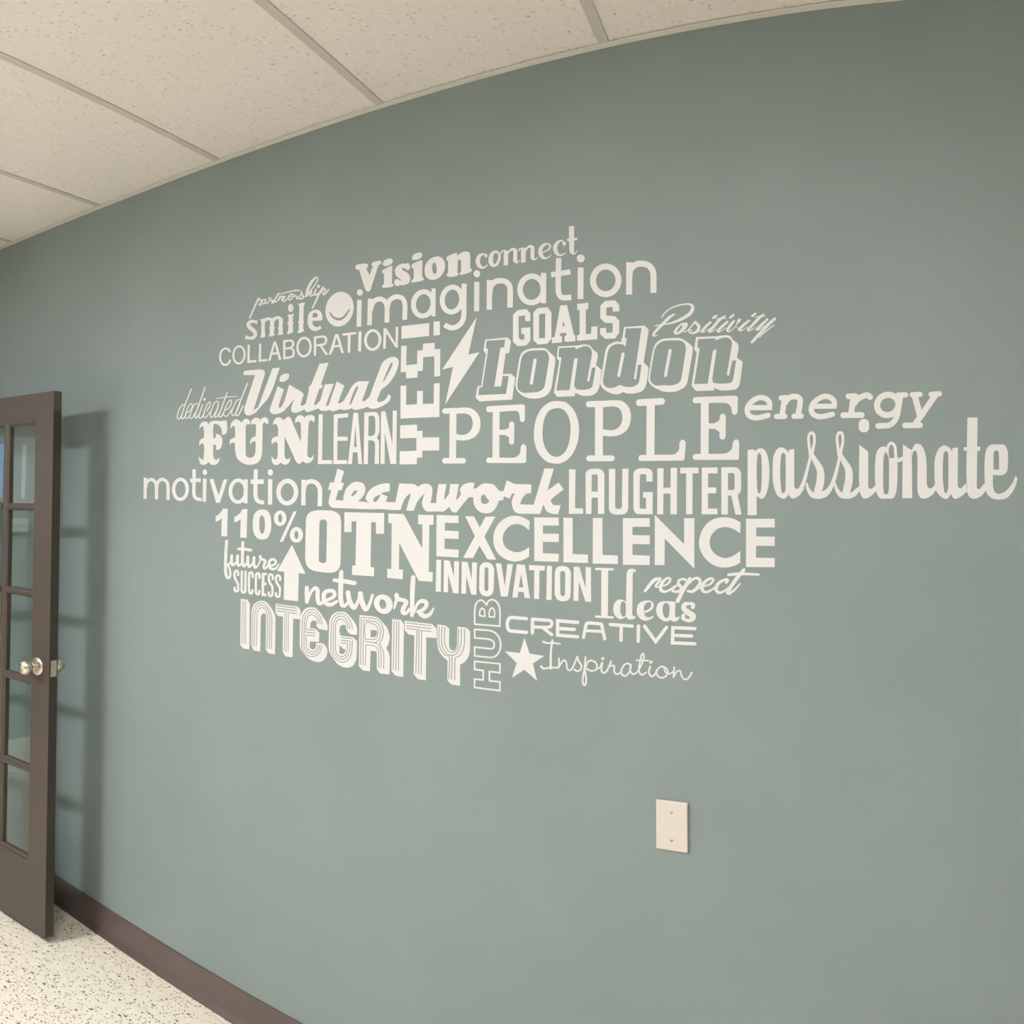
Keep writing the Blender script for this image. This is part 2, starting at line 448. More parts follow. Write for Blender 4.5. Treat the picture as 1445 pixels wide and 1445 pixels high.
# ------------------------------------------------------------------ blank wall plate
def build_plate():
    ax, az = wall_point(927.2, 1126.8); bx, bz = wall_point(971.9, 1202.8)
    w, h = bx - ax, az - bz
    p = empty('blank_wall_plate', ((ax + bx) / 2, DW - .0002, (az + bz) / 2))
    tag(p, 'blank ivory wall plate with two screws low on the wall below the lettering', 'wall plate')
    bm = bmesh.new()
    box(bm, -w / 2, w / 2, -.0065, -.0005, -h / 2, h / 2)
    es = [e for e in bm.edges if all(v.co.y < -.003 for v in e.verts)]
    bmesh.ops.bevel(bm, geom=es, offset=.0035, segments=4, profile=.6, affect='EDGES')
    obj('cover', bm, M_PLATE, p)
    for s in (-1, 1):
        M = Matrix.Translation((0, -.0066, s * .0305)) @ Matrix.Rotation(math.radians(90), 4, 'X')
        bm = bmesh.new()
        lathe(bm, [(0, -.001), (.0034, -.001), (.0032, .0002), (.0022, .0009), (0, .0011)], M, 20)
        sc_ = obj('screw', bm, M_SCREW, p, True)
        obj('slot', boxbm(-.0027, .0027, -.0080, -.0076, s * .0305 - .0004, s * .0305 + .0004), mat('slot_shadow_%d' % s, (.22, .20, .17), .6)[0], sc_)
build_plate()

# ------------------------------------------------------------------ white vinyl lettering
# Each letter is traced as 2-d shapes (polygons, smooth outlines, pen strokes, ellipses), joined and cut in the plane of the wall.
def num(s): return float(s)
def parse_pts(s, k=2):
    out = []
    for w in s.split():
        sharp = w.endswith('!')
        out.append((tuple(float(t) for t in w.rstrip('!').split(',')), sharp))
    return out
def catmull(P, closed, step=5):
    """P: list of (tuple, sharp); returns list of tuples"""
    n = len(P); out = []
    segs = n if closed else n - 1
    for i in range(segs):
        p1, s1 = P[i]; p2, s2 = P[(i + 1) % n]
        p0 = P[i - 1][0] if (closed or i > 0) else p1
        p3 = P[(i + 2) % n][0] if (closed or i + 2 < n) else p2
        if s1: p0 = p1
        if s2: p3 = p2
        if s1 and s2:
            out.append(p1); continue
        d1 = math.dist(p1[:2], p2[:2]) or 1e-6
        d0 = math.dist(p0[:2], p1[:2]); d2 = math.dist(p2[:2], p3[:2])
        def tangent(a, b, c, da, db):            # heading at b, leaning towards the longer side so that straights stay straight
            if da < 1e-6 or db < 1e-6:
                v = [z - x for x, z in zip(a, c)]
            else:
                e = 1.0 if max(da, db) > 2.2 * min(da, db) else 0.0
                v = [(y - x) * da ** e + (z - y) * db ** e for x, y, z in zip(a, b, c)]
            l = math.hypot(v[0], v[1]) or 1e-6
            return [v[0] / l * d1, v[1] / l * d1] + [w2 - w1 for w1, w2 in zip(p1[2:], p2[2:])]
        t1 = tangent(p0, p1, p2, d0, d1); t2 = tangent(p1, p2, p3, d1, d2)
        for j in range(step):
            t = j / step; t_2, t_3 = t * t, t * t * t
            out.append(tuple((2 * t_3 - 3 * t_2 + 1) * a + (t_3 - 2 * t_2 + t) * b + (-2 * t_3 + 3 * t_2) * c + (t_3 - t_2) * e
                             for a, b, c, e in zip(p1, t1, p2, t2)))
    if not closed: out.append(P[-1][0])
    return out
def ell(cx, cy, rx, ry, rot=0, n=28):
    c, s = math.cos(math.radians(rot)), math.sin(math.radians(rot))
    # positive rot leans the top of the shape to the right
    return [(cx + rx * math.cos(a) * c - ry * math.sin(a) * s, cy + rx * math.cos(a) * s + ry * math.sin(a) * c)
            for a in (2 * math.pi * i / n for i in range(n))]
def stroke_faces(pts, ws, round_ends, closed=False):
    q = []; k = []
    for p, w in zip(pts, ws):
        if not q or math.dist(p, q[-1]) > .05: q.append(p); k.append(w)
    pts, ws = q, k
    n = len(pts); fs = []
    if n < 2: return [ell(pts[0][0], pts[0][1], ws[0] / 2, ws[0] / 2, n=14)]
    dirs = []
    for a, b in zip(pts, pts[1:]):
        d = math.dist(a, b); dirs.append(((b[0] - a[0]) / d, (b[1] - a[1]) / d))
    L, R = [], []
    for i in range(n):
        d0 = dirs[i - 1] if i > 0 else dirs[0]; d1 = dirs[i] if i < n - 1 else dirs[-1]
        if closed and i in (0, n - 1): d0, d1 = dirs[-1], dirs[0]
        nx, ny = -(d0[1] + d1[1]), d0[0] + d1[0]
        l = math.hypot(nx, ny)
        if l < .5: nx, ny, l = -d1[1], d1[0], 1.0; mit = 1.0
        else: mit = min(2 / l, 1.6)
        h = ws[i] / 2 * mit
        nx, ny = nx / l * h, ny / l * h
        L.append((pts[i][0] + nx, pts[i][1] + ny)); R.append((pts[i][0] - nx, pts[i][1] - ny))
    for i in range(n - 1):
        fs.append([L[i], L[i + 1], R[i + 1]]); fs.append([L[i], R[i + 1], R[i]])
    if round_ends:
        for i in (0, n - 1): fs.append(ell(pts[i][0], pts[i][1], ws[i] / 2, ws[i] / 2, n=14))
        for i in range(1, n - 1):
            d0, d1 = dirs[i - 1], dirs[i]
            if d0[0] * d1[0] + d0[1] * d1[1] < .75: fs.append(ell(pts[i][0], pts[i][1], ws[i] / 2, ws[i] / 2, n=14))
    return fs
def letter_faces(code):
    add, cut = [], []
    x0 = y0 = 0.0; s = 1.0
    for op in code.split(';'):
        op = op.strip()
        if not op: continue
        neg = op[0] == '-'
        if neg: op = op[1:].strip()
        k, rest = op[0], op[1:].strip()
        if k == '@':
            x0, y0, s = (float(t) for t in FRAMES[rest]); continue
        if k == 'P': fs = [[p for p, _ in parse_pts(rest)]]
        elif k == 'C': fs = [catmull(parse_pts(rest), True)]
        elif k == 'E':
            a = [float(t) for t in rest.split(',')]; fs = [ell(*a)]
        elif k == 'O':
            a = [float(t) for t in rest.split(',')]; cx, cy, rx, ry, w = a[:5]; rot = a[5] if len(a) > 5 else 0
            o_, i_ = ell(cx, cy, rx + w / 2, ry + w / 2, rot), ell(cx, cy, rx - w / 2, ry - w / 2, rot)
            fs = []
            for j in range(len(o_)):
                m = (j + 1) % len(o_); fs += [[o_[j], o_[m], i_[m]], [o_[j], i_[m], i_[j]]]
        elif k in 'SR':
            w, pts = rest.split(None, 1); P = [p for p, _ in parse_pts(pts)]
            fs = stroke_faces(P, [float(w)] * len(P), k == 'R')
        elif k in 'BK':
            w, pts = rest.split(None, 1); PP = parse_pts(pts)
            closed = PP[0][0] == PP[-1][0]
            P = catmull(PP, False); fs = stroke_faces(P, [float(w)] * len(P), k == 'K')
        elif k == 'V':
            P = catmull(parse_pts(rest), False); fs = stroke_faces([p[:2] for p in P], [max(p[2], 2) for p in P], True)
        for f in fs:
            g = [(x0 + p[0] / s, y0 + p[1] / s) for p in f]
            ar = sum(a[0] * b[1] - b[0] * a[1] for a, b in zip(g, g[1:] + g[:1]))
            if abs(ar) < 1e-5: continue
            if ar < 0: g.reverse()
            (cut if neg else add).append(g)
    return add, cut
THICK = .0006
def letter_mesh(code, name, ox, oz):
    add, cut = letter_faces(code)
    vs, fs = [], []
    for g in add + cut:
        fs.append(list(range(len(vs), len(vs) + len(g)))); vs += [Vector(p) for p in g]
    na = len(add)
    cv, _, cf, _, _, of = geometry.delaunay_2d_cdt(vs, [], fs, 1, 1e-4)
    keep = [f for f, o in zip(cf, of) if any(i < na for i in o) and not any(i >= na for i in o)]
    used = sorted({i for f in keep for i in f}); idx = {i: j for j, i in enumerate(used)}
    n = len(used); W = []
    for i in used:
        x, z = wall_point(cv[i].x, cv[i].y); W.append((x - ox, z - oz))
    front = [(x, -THICK, z) for x, z in W]; back = [(x, -.0001, z) for x, z in W]
    faces = []; ed = {}
    for f in keep:
        t = [idx[i] for i in f]
        ar = sum(W[a][0] * W[b][1] - W[b][0] * W[a][1] for a, b in zip(t, t[1:] + t[:1]))
        if ar < 0: t.reverse()                 # seen from -y: x right, z up, counter-clockwise faces the room
        faces.append(t)
        for a, b in zip(t, t[1:] + t[:1]): ed[(a, b)] = 1
    for a, b in list(ed):
        if (b, a) not in ed: faces.append([b, a, a + n, b + n])
    me = bpy.data.meshes.new(name)
    me.from_pydata(front + back, [], faces); me.update()
    return me
def word(name, label, letters, cat='wall decal'):
    """letters: a string for a decal cut in one piece, a list for separate letters"""
    single = isinstance(letters, str)
    codes = [letters] if single else letters
    allp = [p for c in codes for g in letter_faces(c)[0] for p in g]
    cx = (min(p[0] for p in allp) + max(p[0] for p in allp)) / 2; by = max(p[1] for p in allp)
    ox, oz = wall_point(cx, by)
    if single:
        o = link(name, letter_mesh(letters, name, ox, oz), M_VINYL)
    else:
        o = empty(name)
        for c in codes: link('letter', letter_mesh(c, 'letter', ox, oz), M_VINYL, o)
    o.location = (ox, DW, oz)
    grp = 'white vinyl words and signs of the wall lettering'
    tag(o, label, cat, grp)
    return o

# named drawing frames: origin (px) and magnification of the close-ups the shapes were traced in
FRAMES = {}
for _l in '''A 340 380 8.028|B 490 330 8.028|C 660 310 8.028|D 780 340 8.028|E 300 460 10.32|F 430 450 10.32|G 240 500 8.028|H 400 490 8.028
I 555 445 6.571|J 660 420 7.225|L 850 420 5.78|M 915 425 14.45|N 1000 435 14.45|O 615 550 6.568|Q 830 550 6.283|S 1045 530 9.633|T 1185 530 9.031
U 1045 580 7.225|W 1240 580 7.225|X 195 650 9.633|Y 335 650 9.633|Z 455 650 8.028|z 625 650 8.028|a 795 650 10.32|u 920 650 10.32|b 295 705 9.636
c 310 760 16.056|d 425 715 7.225|e 605 720 5.78|f 845 720 5.558|g 840 790 8.025|h 900 790 7.605|i 420 810 7.225|j 330 840 14.45|k 415 850 14.45
l 500 860 13.76|m 495 850 8.028|n 655 835 9.63|o 700 850 9.633|p 755 890 6.283|q 350 385 12.042|r 245 535 13.136'''.replace('\n', '|').split('|'):
    _k, _x, _y, _s = _l.split(); FRAMES[_k] = (_x, _y, _s)

word('word_decal', 'small slanted script word partnership, thin white strokes, uppermost at the left', '''@q; V 182,430,26 140,520,30 30,768,26; K 18 155,505! 190,460 222,455 218,500 190,545 215,550 250,520;
K 20 300,455 270,455 240,490 240,525 265,525 300,480; K 20 310,455 295,500 305,525 335,515 360,470; K 22 355,430 385,430 380,470 415,470! 435,470 408,500 410,515 440,500;
V 520,355,26 470,440,26 448,485,24 470,498,20 510,460,14; V 500,370,14 570,355,18 700,322,20 820,300,24 875,298,18; K 20 545,400! 515,470! 560,410 590,400 575,460 590,478! 635,400;
K 20 620,400! 592,470 610,488 640,470 690,420; K 20 690,420 740,395 750,360 715,370 685,430 700,460 740,445 785,390; K 22 785,370! 800,395 830,400 830,440 850,440 900,370;
K 24 905,320 925,375 935,420 905,445 880,430 ; K 18 930,430 975,395; V 985,400,24 1015,290,46 1080,160,46 1140,90,34 1180,80,20 1185,120,18 1130,220,18 1050,320,22 1000,395,24;
K 24 1020,370 1065,320 1085,325 1055,375 1070,395 1115,370; K 26 1160,280 1130,350 1145,380 1190,350; E 1198,230,28,28; V 1280,240,26 1220,340,34 1160,470,32 1098,600,26; K 22 1230,345 1280,285 1315,275 1305,320 1275,360 1300,370 1340,330 1372,285''')
word('word_decal', 'word smile in spurred bold lowercase letters, left of the smiling face', ['''@A; V 178,600,26 150,592,32 115,592,36 84,628,40 112,668,46 152,702,46 165,742,38 135,777,36 95,778,32 62,768,20; P 45,788 62,742 84,765 66,798; P 187,572 180,628 160,606''',
'''@A; P 218,568 255,560 275,575 270,660 276,770 262,766 250,778 235,768 218,780 230,740 235,690 228,660 236,630 232,600; P 330,556 375,552 378,620 376,650 384,665 376,690 376,730 384,755 368,748 350,765 330,750 310,772 326,730 330,690 322,670 332,640;
P 430,560 478,560 476,620 472,650 480,670 474,690 476,720 484,745 466,735 445,748 432,738 416,750 428,715 428,690 422,665 430,640; K 34 262,592 285,568 320,562 350,578 352,600; K 36 360,590 390,556 425,548 452,562 458,590''',
'@A; E 565,438,30,46; P 528,515 560,512 603,505 590,540 590,595 598,612 588,630 590,680 594,722 572,715 550,735 522,730 538,690 540,640 528,610 540,590 540,545',
'@A; P 650,385 672,392 690,380 728,378 712,420 710,580 718,598 708,620 708,670 720,712 698,704 675,720 640,722 658,680 658,620 650,595 660,575 664,430',
'@A; C 845,458 900,475 925,530 922,575! 915,580! 810,585! 818,630 840,650 870,655 900,640! 915,668! 880,690 840,700 790,680 762,630 758,560 780,490; -C 845,492 868,510 868,540! 810,548! 815,510 830,492'])
word('smiling_face_decal', 'white egg shaped face with a cut-out smile, right of the word smile', '@A; E 1119,452,158,200,14; -V 1010,495,18 1050,545,26 1100,565,30 1150,555,28 1195,510,22 1230,458,16')
word('word_decal', 'word Vision in fat rounded serif letters at the top of the lettering', [
'@B; C 95,385 100,360 130,345 180,338 225,340 236,358 228,380 215,390! 255,470! 290,370! 278,350 290,325 340,308 380,308 390,325 375,345 355,355! 265,635 235,655 205,630! 135,405! 110,408',
'@B; C 405,335 425,300 480,280 512,290 515,320 490,350 440,365 410,355; C 398,435 400,415 440,390 500,362! 512,362! 508,560! 525,572 525,590 500,603 430,610 398,605 400,585 418,570! 420,455! 405,445',
'@B; C 690,330 708,350 714,385! 700,408 675,410! 650,390 628,388 620,405! 690,450 714,500 700,555 650,580 600,582 565,592 545,580 535,540 550,515! 580,515 600,530 618,525! 560,480 542,440 550,390 590,350 640,335 665,340',
'@B; C 735,275 755,235 810,212 845,220 850,245 825,280 775,295 740,292; C 730,375 735,350 780,320 840,300! 852,300! 850,490! 868,500 868,520 840,535 760,550 730,545 735,525 755,508! 755,395! 738,388',
'@B; C 1010,258 1060,265 1100,305 1110,360 1095,430 1050,490 990,520 930,515 890,475 878,410 895,340 940,285; -C 988,325 1005,345 1015,400 1010,440 995,455 975,440 965,390 970,345',
'@B; C 1125,285 1130,262 1180,235 1235,215! 1248,220! 1250,250! 1290,215 1340,200 1385,215 1395,260! 1395,390! 1412,402 1410,425 1380,440 1300,465 1278,460 1280,440 1292,430! 1290,330 1285,300 1270,292 1255,305! 1250,440! 1262,450 1255,470 1220,482 1160,488 1128,475 1130,455 1143,445! 1145,310! 1130,300'])
word('word_decal', 'word connect in soft lowercase letters with a tall t, right of Vision', [
'@C; V 215,405,14 195,392,16 165,392,22 132,415,40 115,470,50 135,525,42 170,545,24 205,530,14 225,512,10; E 208,408,17,20',
'@C; C 305,350 345,358 372,400 372,450 350,505 305,535 260,525 238,480 240,420 265,375; -C 315,378 340,385 348,415 335,465 315,500 298,500 290,470 290,420 300,390',
'@C; P 410,355 460,350 460,515 408,520; K 14 380,388 385,365 405,352 430,350; V 455,385,14 480,350,22 515,335,30 538,350,44 540,420,46 540,465,46 560,485,20 588,460,8',
'@C; P 605,325 660,315 657,485 605,490; K 14 575,356 590,332 625,322; V 655,355,14 680,318,22 715,302,30 735,320,44 735,390,46 737,430,46 755,452,20 795,425,8',
'@C; V 830,385,10 880,360,12 925,330,20 935,295,20 905,275,18 865,285,30 828,330,46 825,380,48 850,425,38 885,438,20 925,420,12 948,400,8',
'@C; V 1095,285,14 1085,250,14 1060,238,18 1020,260,34 992,315,50 1005,370,44 1040,403,26 1080,395,14 1112,372,8; E 1095,272,20,24',
'@C; P 1148,78 1206,70 1208,350 1152,355; V 1180,340,55 1184,368,45 1202,388,18 1225,375,12 1242,350,8; S 28 1128,232 1242,218'])
word('word_decal', 'long word imagination in rounded sans lowercase, under Vision and connect', [
'@B; E 145,665,34,37; S 52 140,748 133,1052',
'@B; S 52 262,735 253,1035; B 54 262,870 290,785 330,748 385,740 435,775 452,850 450,1005; B 54 455,850 475,765 520,725 570,712 630,735 655,800 655,880 652,975',
'@B; O 862,793,110,138,56,8; S 46 980,618 978,935',
'@B; O 1188,745,110,142,56,8; S 58 1326,565 1322,860; B 58 1322,800 1322,920 1300,1000 1245,1050 1190,1065 1140,1052 1105,1030',
'@C; E 105,613,37,40; S 58 105,705 102,1038',
'@C; S 60 248,685 246,1020; B 62 250,850 262,760 310,705 370,692 430,702 475,750 482,830 480,995',
'@C; O 726,790,132,150,62,5; S 60 862,602 860,948',
'@C; B 62 1032,435 1028,640 1028,800 1045,860 1085,885 1130,883 1175,880; S 60 947,625 1165,592',
'@C; E 1282,440,45,45; S 66 1281,542 1279,900',
'@D; O 602,447,145,157,68,4',
'@D; S 68 868,242 866,608; B 68 868,400 885,320 940,270 1005,257 1080,275 1130,330 1142,400 1142,588'])
word('word_decal', 'word COLLABORATION in thin plain capitals, under smile', [
'@E; B 30 258,382 235,345 190,328 145,350 118,400 112,460 125,520 160,562 200,565 238,540 260,490',
'@E; O 386,421,82,126,30,4',
'@E; P 512,275 544,272 542,502 640,493 638,527 508,540',
'@E; P 680,258 710,255 706,488 797,480 795,512 672,525',
'@E; P 890,230 925,228 1005,490 970,494 945,412 868,420 845,505 812,510; -P 908,268 878,388 935,380',
'@E; C 1030,208! 1120,198! 1165,205 1190,245 1185,295 1160,320! 1190,345 1200,390 1185,445 1150,468 1030,488!; -C 1062,235! 1120,225! 1150,235 1158,265 1145,298 1120,308! 1062,315!; -C 1060,345! 1125,335! 1160,350 1168,390 1150,430 1120,442! 1060,452!',
'@E; O 1334,308,96,134,34,4',
'@F; C 132,258! 255,240! 305,250 330,295 322,350 290,385 250,392! 345,522! 305,525! 222,395! 172,400! 166,535! 135,538!; -C 168,285! 250,272! 285,280 296,310 280,350 245,362! 172,372!',
'@F; P 448,222 490,220 572,495 535,500 508,408 432,415 385,518 350,520; -P 465,262 435,385 500,378',
'@F; P 552,212 752,190 752,220 670,232 664,490 628,494 630,238 552,245',
'@F; S 42 808,185 800,473',
'@F; O 992,308,106,138,40,4',
'@F; P 1150,140 1190,135 1325,355 1328,118 1365,115 1358,415 1325,418 1190,208 1180,435 1145,438'])
word('word_decal', 'word Virtual in heavy slanted brush script, under COLLABORATION', '''@G; C 832,210 845,190 890,182! 1010,172 1055,178 1075,205 1070,240! 945,635! 1000,600! 1160,160! 1245,150! 1165,390! 1110,500 1030,590 970,660 910,690 870,690 845,660 845,600! 965,235! 850,235 835,230;
C 1240,285 1255,245 1300,220 1345,222 1350,250 1325,290 1280,312 1250,308; C 1220,362! 1290,400! 1232,580 1240,604 1265,595! 1300,640! 1240,668 1185,678 1145,665 1132,630 1145,580!; P 1350,345 1440,400 1440,440 1395,520 1330,600 1290,640 1240,668 1220,640 1265,598 1300,520;
@H; C 70,425! 205,505 230,535! 195,650! 200,662 225,658! 255,640! 290,670! 215,715 150,740 110,738 90,715 92,680! 140,530! 130,515! 100,500!; C 410,188! 512,175! 350,635! 352,655 378,648! 420,600! 450,650! 400,690 340,715 280,733 250,725 240,700! 290,490!; P 300,435 445,425 435,462 420,468 280,475;
C 470,422! 572,412! 488,640 490,665 515,655! 540,630! 560,690! 510,715 450,722 410,710 395,685!; C 605,388! 692,435! 625,615 628,638 650,632! 690,600! 700,690! 640,705 570,725 540,722 520,700! 515,655!;
C 735,520 780,440 840,390 890,385! 972,385! 895,600 900,612 930,605! 975,560! 990,650! 940,680 850,705 800,708 780,690! 720,710 670,710 660,690 690,600; -C 845,445 850,460 770,640 755,652 750,640 790,520 825,450;
C 1110,200 1150,150 1210,115 1265,112 1300,140 1308,190 1270,300 1190,420 1110,480! 1065,590 1065,612 1090,620 1140,605 1180,560 1192,530! 1220,560! 1200,610 1150,650 1080,685 1010,698 970,685 955,655 965,590!; -C 1230,175 1238,190 1215,250 1150,370 1135,390 1135,370 1175,270 1215,185''')
word('word_decal', 'word dedicated in thin slanted handwriting, left of Virtual', '''@r; K 19 195,475 150,490 100,580 70,690 80,735 110,735 160,640 200,520; K 21 330,185 205,500 150,690 155,735 180,730 215,690 232,640;
K 18 225,640 300,590 345,520 345,465 320,455 270,520 225,650 220,705 245,728 275,710 310,660; K 18 440,450 390,470 340,570 305,690 325,730 360,700 430,580 465,470; K 21 585,155 470,480 400,670 405,722 430,715 475,650; K 20 540,475 480,650 475,710 500,722 540,690 570,630; E 575,375,22,28;
K 18 620,590 672,500 685,435 660,425 620,480 570,600 555,680 580,712 620,690 685,600; K 18 800,410 760,440 710,560 685,660 700,705 740,680 800,570 830,470 820,415 800,410; K 20 835,480 790,620 765,680 785,705 820,680 855,620; K 20 995,245 920,460 850,640 845,690 870,700 900,680 940,600; V 800,358,14 980,332,16 1180,322,11;
K 18 945,580 1020,540 1070,460 1075,400 1050,392 1000,450 945,580 930,650 955,685 990,685 1030,640 1080,560; K 18 1215,375 1170,400 1110,520 1080,620 1095,675 1130,660 1190,560 1230,460; K 22 1370,80 1230,430 1165,600 1160,665 1190,675 1230,620 1290,490''')
word('word_decal', 'word FUN in ornate western capitals with curled serifs', [
'@G; C 332,845! 345,790 380,762 420,768 440,795! 460,765 510,752 570,755 640,748! 650,830 640,890 605,915! 588,905! 588,870 570,820 530,790 500,790 490,820! 490,940 510,955! 520,930 522,900! 560,912 590,950 590,1020 570,1070 530,1085! 520,1070! 525,1040 510,1020 490,1030! 490,1150 505,1190! 540,1190 562,1160! 555,1215 520,1250 470,1250 440,1220! 400,1250 350,1245 330,1190 328,1155! 350,1185 375,1190 385,1150! 388,1040 370,1010 350,1015 332,1040! 335,985 360,955 385,950! 385,860 375,815 355,820',
'@G; C 682,845! 695,780 735,740 780,745 810,775! 830,745 870,730 905,755 908,795! 890,790! 870,795 858,830! 858,1120 870,1160 910,1172 950,1155 968,1110! 972,1000 965,985! 935,990 905,1020! 915,965 940,940 972,925! 975,820 970,790! 940,790 920,800! 925,750 965,720 1005,725 1025,745! 1050,718 1090,715 1112,745 1115,785! 1095,790! 1070,770 1050,800! 1045,1120 1020,1200 970,1240 890,1252 820,1230 765,1180 742,1110 735,1010! 725,1000! 690,1010 678,1035! 680,975 710,950 738,945! 738,850 725,810 705,820',
'@G; C 1162,800! 1185,740 1220,715 1260,722 1285,748! 1330,710 1350,708 1370,730! 1484,995! 1484,800 1465,765 1435,765 1419,785! 1425,725 1465,690 1500,695 1522,718! 1560,692 1615,690 1640,720 1632,770! 1594,748 1570,790! 1556,1110 1565,1160 1600,1170 1627,1135! 1620,1190 1575,1230 1535,1230 1505,1210! 1465,1240 1430,1220! 1300,930! 1298,1140 1315,1185 1345,1185 1362,1155! 1355,1215 1320,1248 1285,1245 1255,1225! 1225,1250 1180,1248 1155,1205 1152,1155! 1180,1188 1210,1185 1220,1150! 1222,1020 1205,992 1175,1000 1152,1022! 1155,960 1190,935 1222,930! 1225,850 1212,800 1185,790'])
word('word_decal', 'word LEARN in tall narrow thin capitals, between FUN and the stacked letters', [
'@H; P 400,762 447,758 440,1278 555,1278 552,1322 392,1325',
'@H; P 572,762 735,748 735,792 617,805 612,1012 728,1015 728,1060 612,1060 610,1278 722,1278 722,1322 568,1325',
'@H; P 795,745 845,740 893,1322 850,1322 838,1190 788,1190 778,1322 732,1325; -P 815,870 800,1130 832,1130',
'@H; C 918,742! 1010,732! 1060,740 1085,785 1090,880! 1088,960 1070,1010! 1060,1025! 1082,1060 1085,1120! 1083,1322! 1035,1322! 1040,1120 1030,1070 1000,1055! 962,1055! 958,1322! 910,1325!; -C 965,780! 1010,775! 1035,790 1042,830! 1042,940 1030,990 1000,1005! 962,1005!',
'@H; P 1108,728 1155,725 1235,1100 1240,720 1285,718 1280,1322 1215,1322 1148,960 1148,1322 1100,1322'])
word('word_decal', 'word YES! in blocky pixel letters turned to read upward', [
'@I; P 65,1020 220,1013 222,1072 272,1070 272,1132 428,1130 427,1253 270,1255 268,1318 220,1320 218,1380 60,1382 62,1262 215,1255 215,1137 65,1140',
'@I; P 68,655 122,650 120,830 220,825 222,702 275,700 275,822 375,818 378,632 432,628 428,942 68,957',
'@I; P 75,285 125,280 122,462 222,452 225,328 275,322 278,262 385,255 385,315 437,312 435,562 382,568 382,380 280,388 275,512 228,518 225,578 120,585 118,525 70,528',
'@I; P 78,100 333,72 333,192 78,218; P 375,58 433,55 433,182 375,187'])
word('lightning_bolt_decal', 'white lightning bolt sign, left of the outlined word London', '@I; P 775,15 697,365 800,342 483,825 555,478 455,503')
word('word_decal', 'word GOALS in bold block serif capitals, above London', [
'@J; P 508,128 600,118 640,160 640,238 588,242 585,180 518,190 522,412 545,430 578,428 578,372 548,370 548,310 640,302 640,438 598,488 510,495 463,450 463,178',
'@J; P 712,108 815,98 855,150 853,425 812,470 718,478 670,432 670,155; -P 730,168 792,162 790,412 728,415',
'@J; P 945,80 1012,75 1085,380 1098,385 1098,445 990,450 990,390 1010,385 1005,358 945,362 940,390 962,395 962,458 858,465 862,405 888,400; -P 978,235 962,292 992,290',
'@J; P 1118,65 1230,52 1230,115 1205,122 1205,370 1258,368 1262,298 1325,292 1322,425 1115,440 1115,385 1142,378 1142,122 1118,125',
'@D; P 592,680 705,672 755,725 755,798 680,800 680,748 608,755 608,845 705,852 755,905 752,1045 705,1105 595,1110 538,1055 538,990 605,985 608,1042 680,1035 680,930 592,928 540,875 540,735'])
word('word_decal', 'large slanted outlined word London with a drop shadow', [
'@J; P 180,428 405,405 442,440 425,565 388,568 358,780 440,775 487,815 455,1040 122,1058 82,1018 102,903 138,900 188,572 162,540; -P 195,440 383,428 372,508 335,512 272,908 342,905 358,800 420,800 392,982 108,995 120,915 150,912 210,522 185,518',
'@J; C 720,515 790,518 840,560! 888,605 895,650! 858,900 830,970 780,1010 700,1030 620,1025! 560,1000 500,940 487,890! 525,640 555,560 620,525; -C 730,538 790,540 820,570 832,620! 790,880 770,930 720,960 640,968 560,968 515,935 505,890! 545,640 570,580 630,545',
'@J; C 922,498! 1130,488! 1180,478 1240,485 1280,530! 1325,570 1325,620! 1308,690! 1365,735! 1345,900 1320,960 1270,995 1170,1000 1100,970! 1090,1005! 915,1012! 880,970! 935,650! 908,615!; -C 935,515! 1100,505! 1100,530! 1150,508 1210,495 1255,520 1268,560 1265,600! 1218,850 1240,855! 1268,715! 1305,710! 1280,870 1265,915 1220,935 1150,940 1105,930 1085,895! 1122,630! 1110,616 1095,622 1085,640! 1040,942! 905,948! 958,610! 925,602!',
'@L; C 178,240! 345,228! 380,262! 338,528! 378,570! 360,700 330,758 270,780 200,782 172,770! 130,788 80,785 30,760! 0,735 -18,700! 25,440 50,390 110,360 160,362! 155,340! 165,325!; -C 192,252! 320,248! 258,665! 275,668! 292,548! 320,545! 305,660 290,705 240,728 190,728! 140,712! 100,732 50,735 15,715 5,680! 40,470 60,410 110,380 165,380! 190,400! 200,330! 183,325!',
'@L; C 560,330 640,332 690,360! 735,400 738,440! 700,660 680,720 620,760 560,770 490,765! 420,730 380,690 375,650! 410,440 440,370 490,338; -C 570,350 640,352 675,380 682,430! 650,630 630,690 570,715 500,715 430,715 395,680 390,640! 425,440 450,385 500,355',
'@L; C 765,322! 935,315! 985,308 1040,312 1065,345! 1108,380 1112,420! 1098,490! 1145,525! 1125,680 1100,740 1040,755 960,755 915,735! 910,758! 765,762! 728,720! 770,450! 750,420!; -C 780,338! 925,332! 920,350! 960,335 1010,325 1045,340 1060,370! 1016,630 1035,634! 1060,515! 1092,512! 1070,650 1055,690 1010,700 940,700 905,690 897,660! 932,430! 918,422 902,440! 860,702! 750,705! 795,412! 775,405!'])
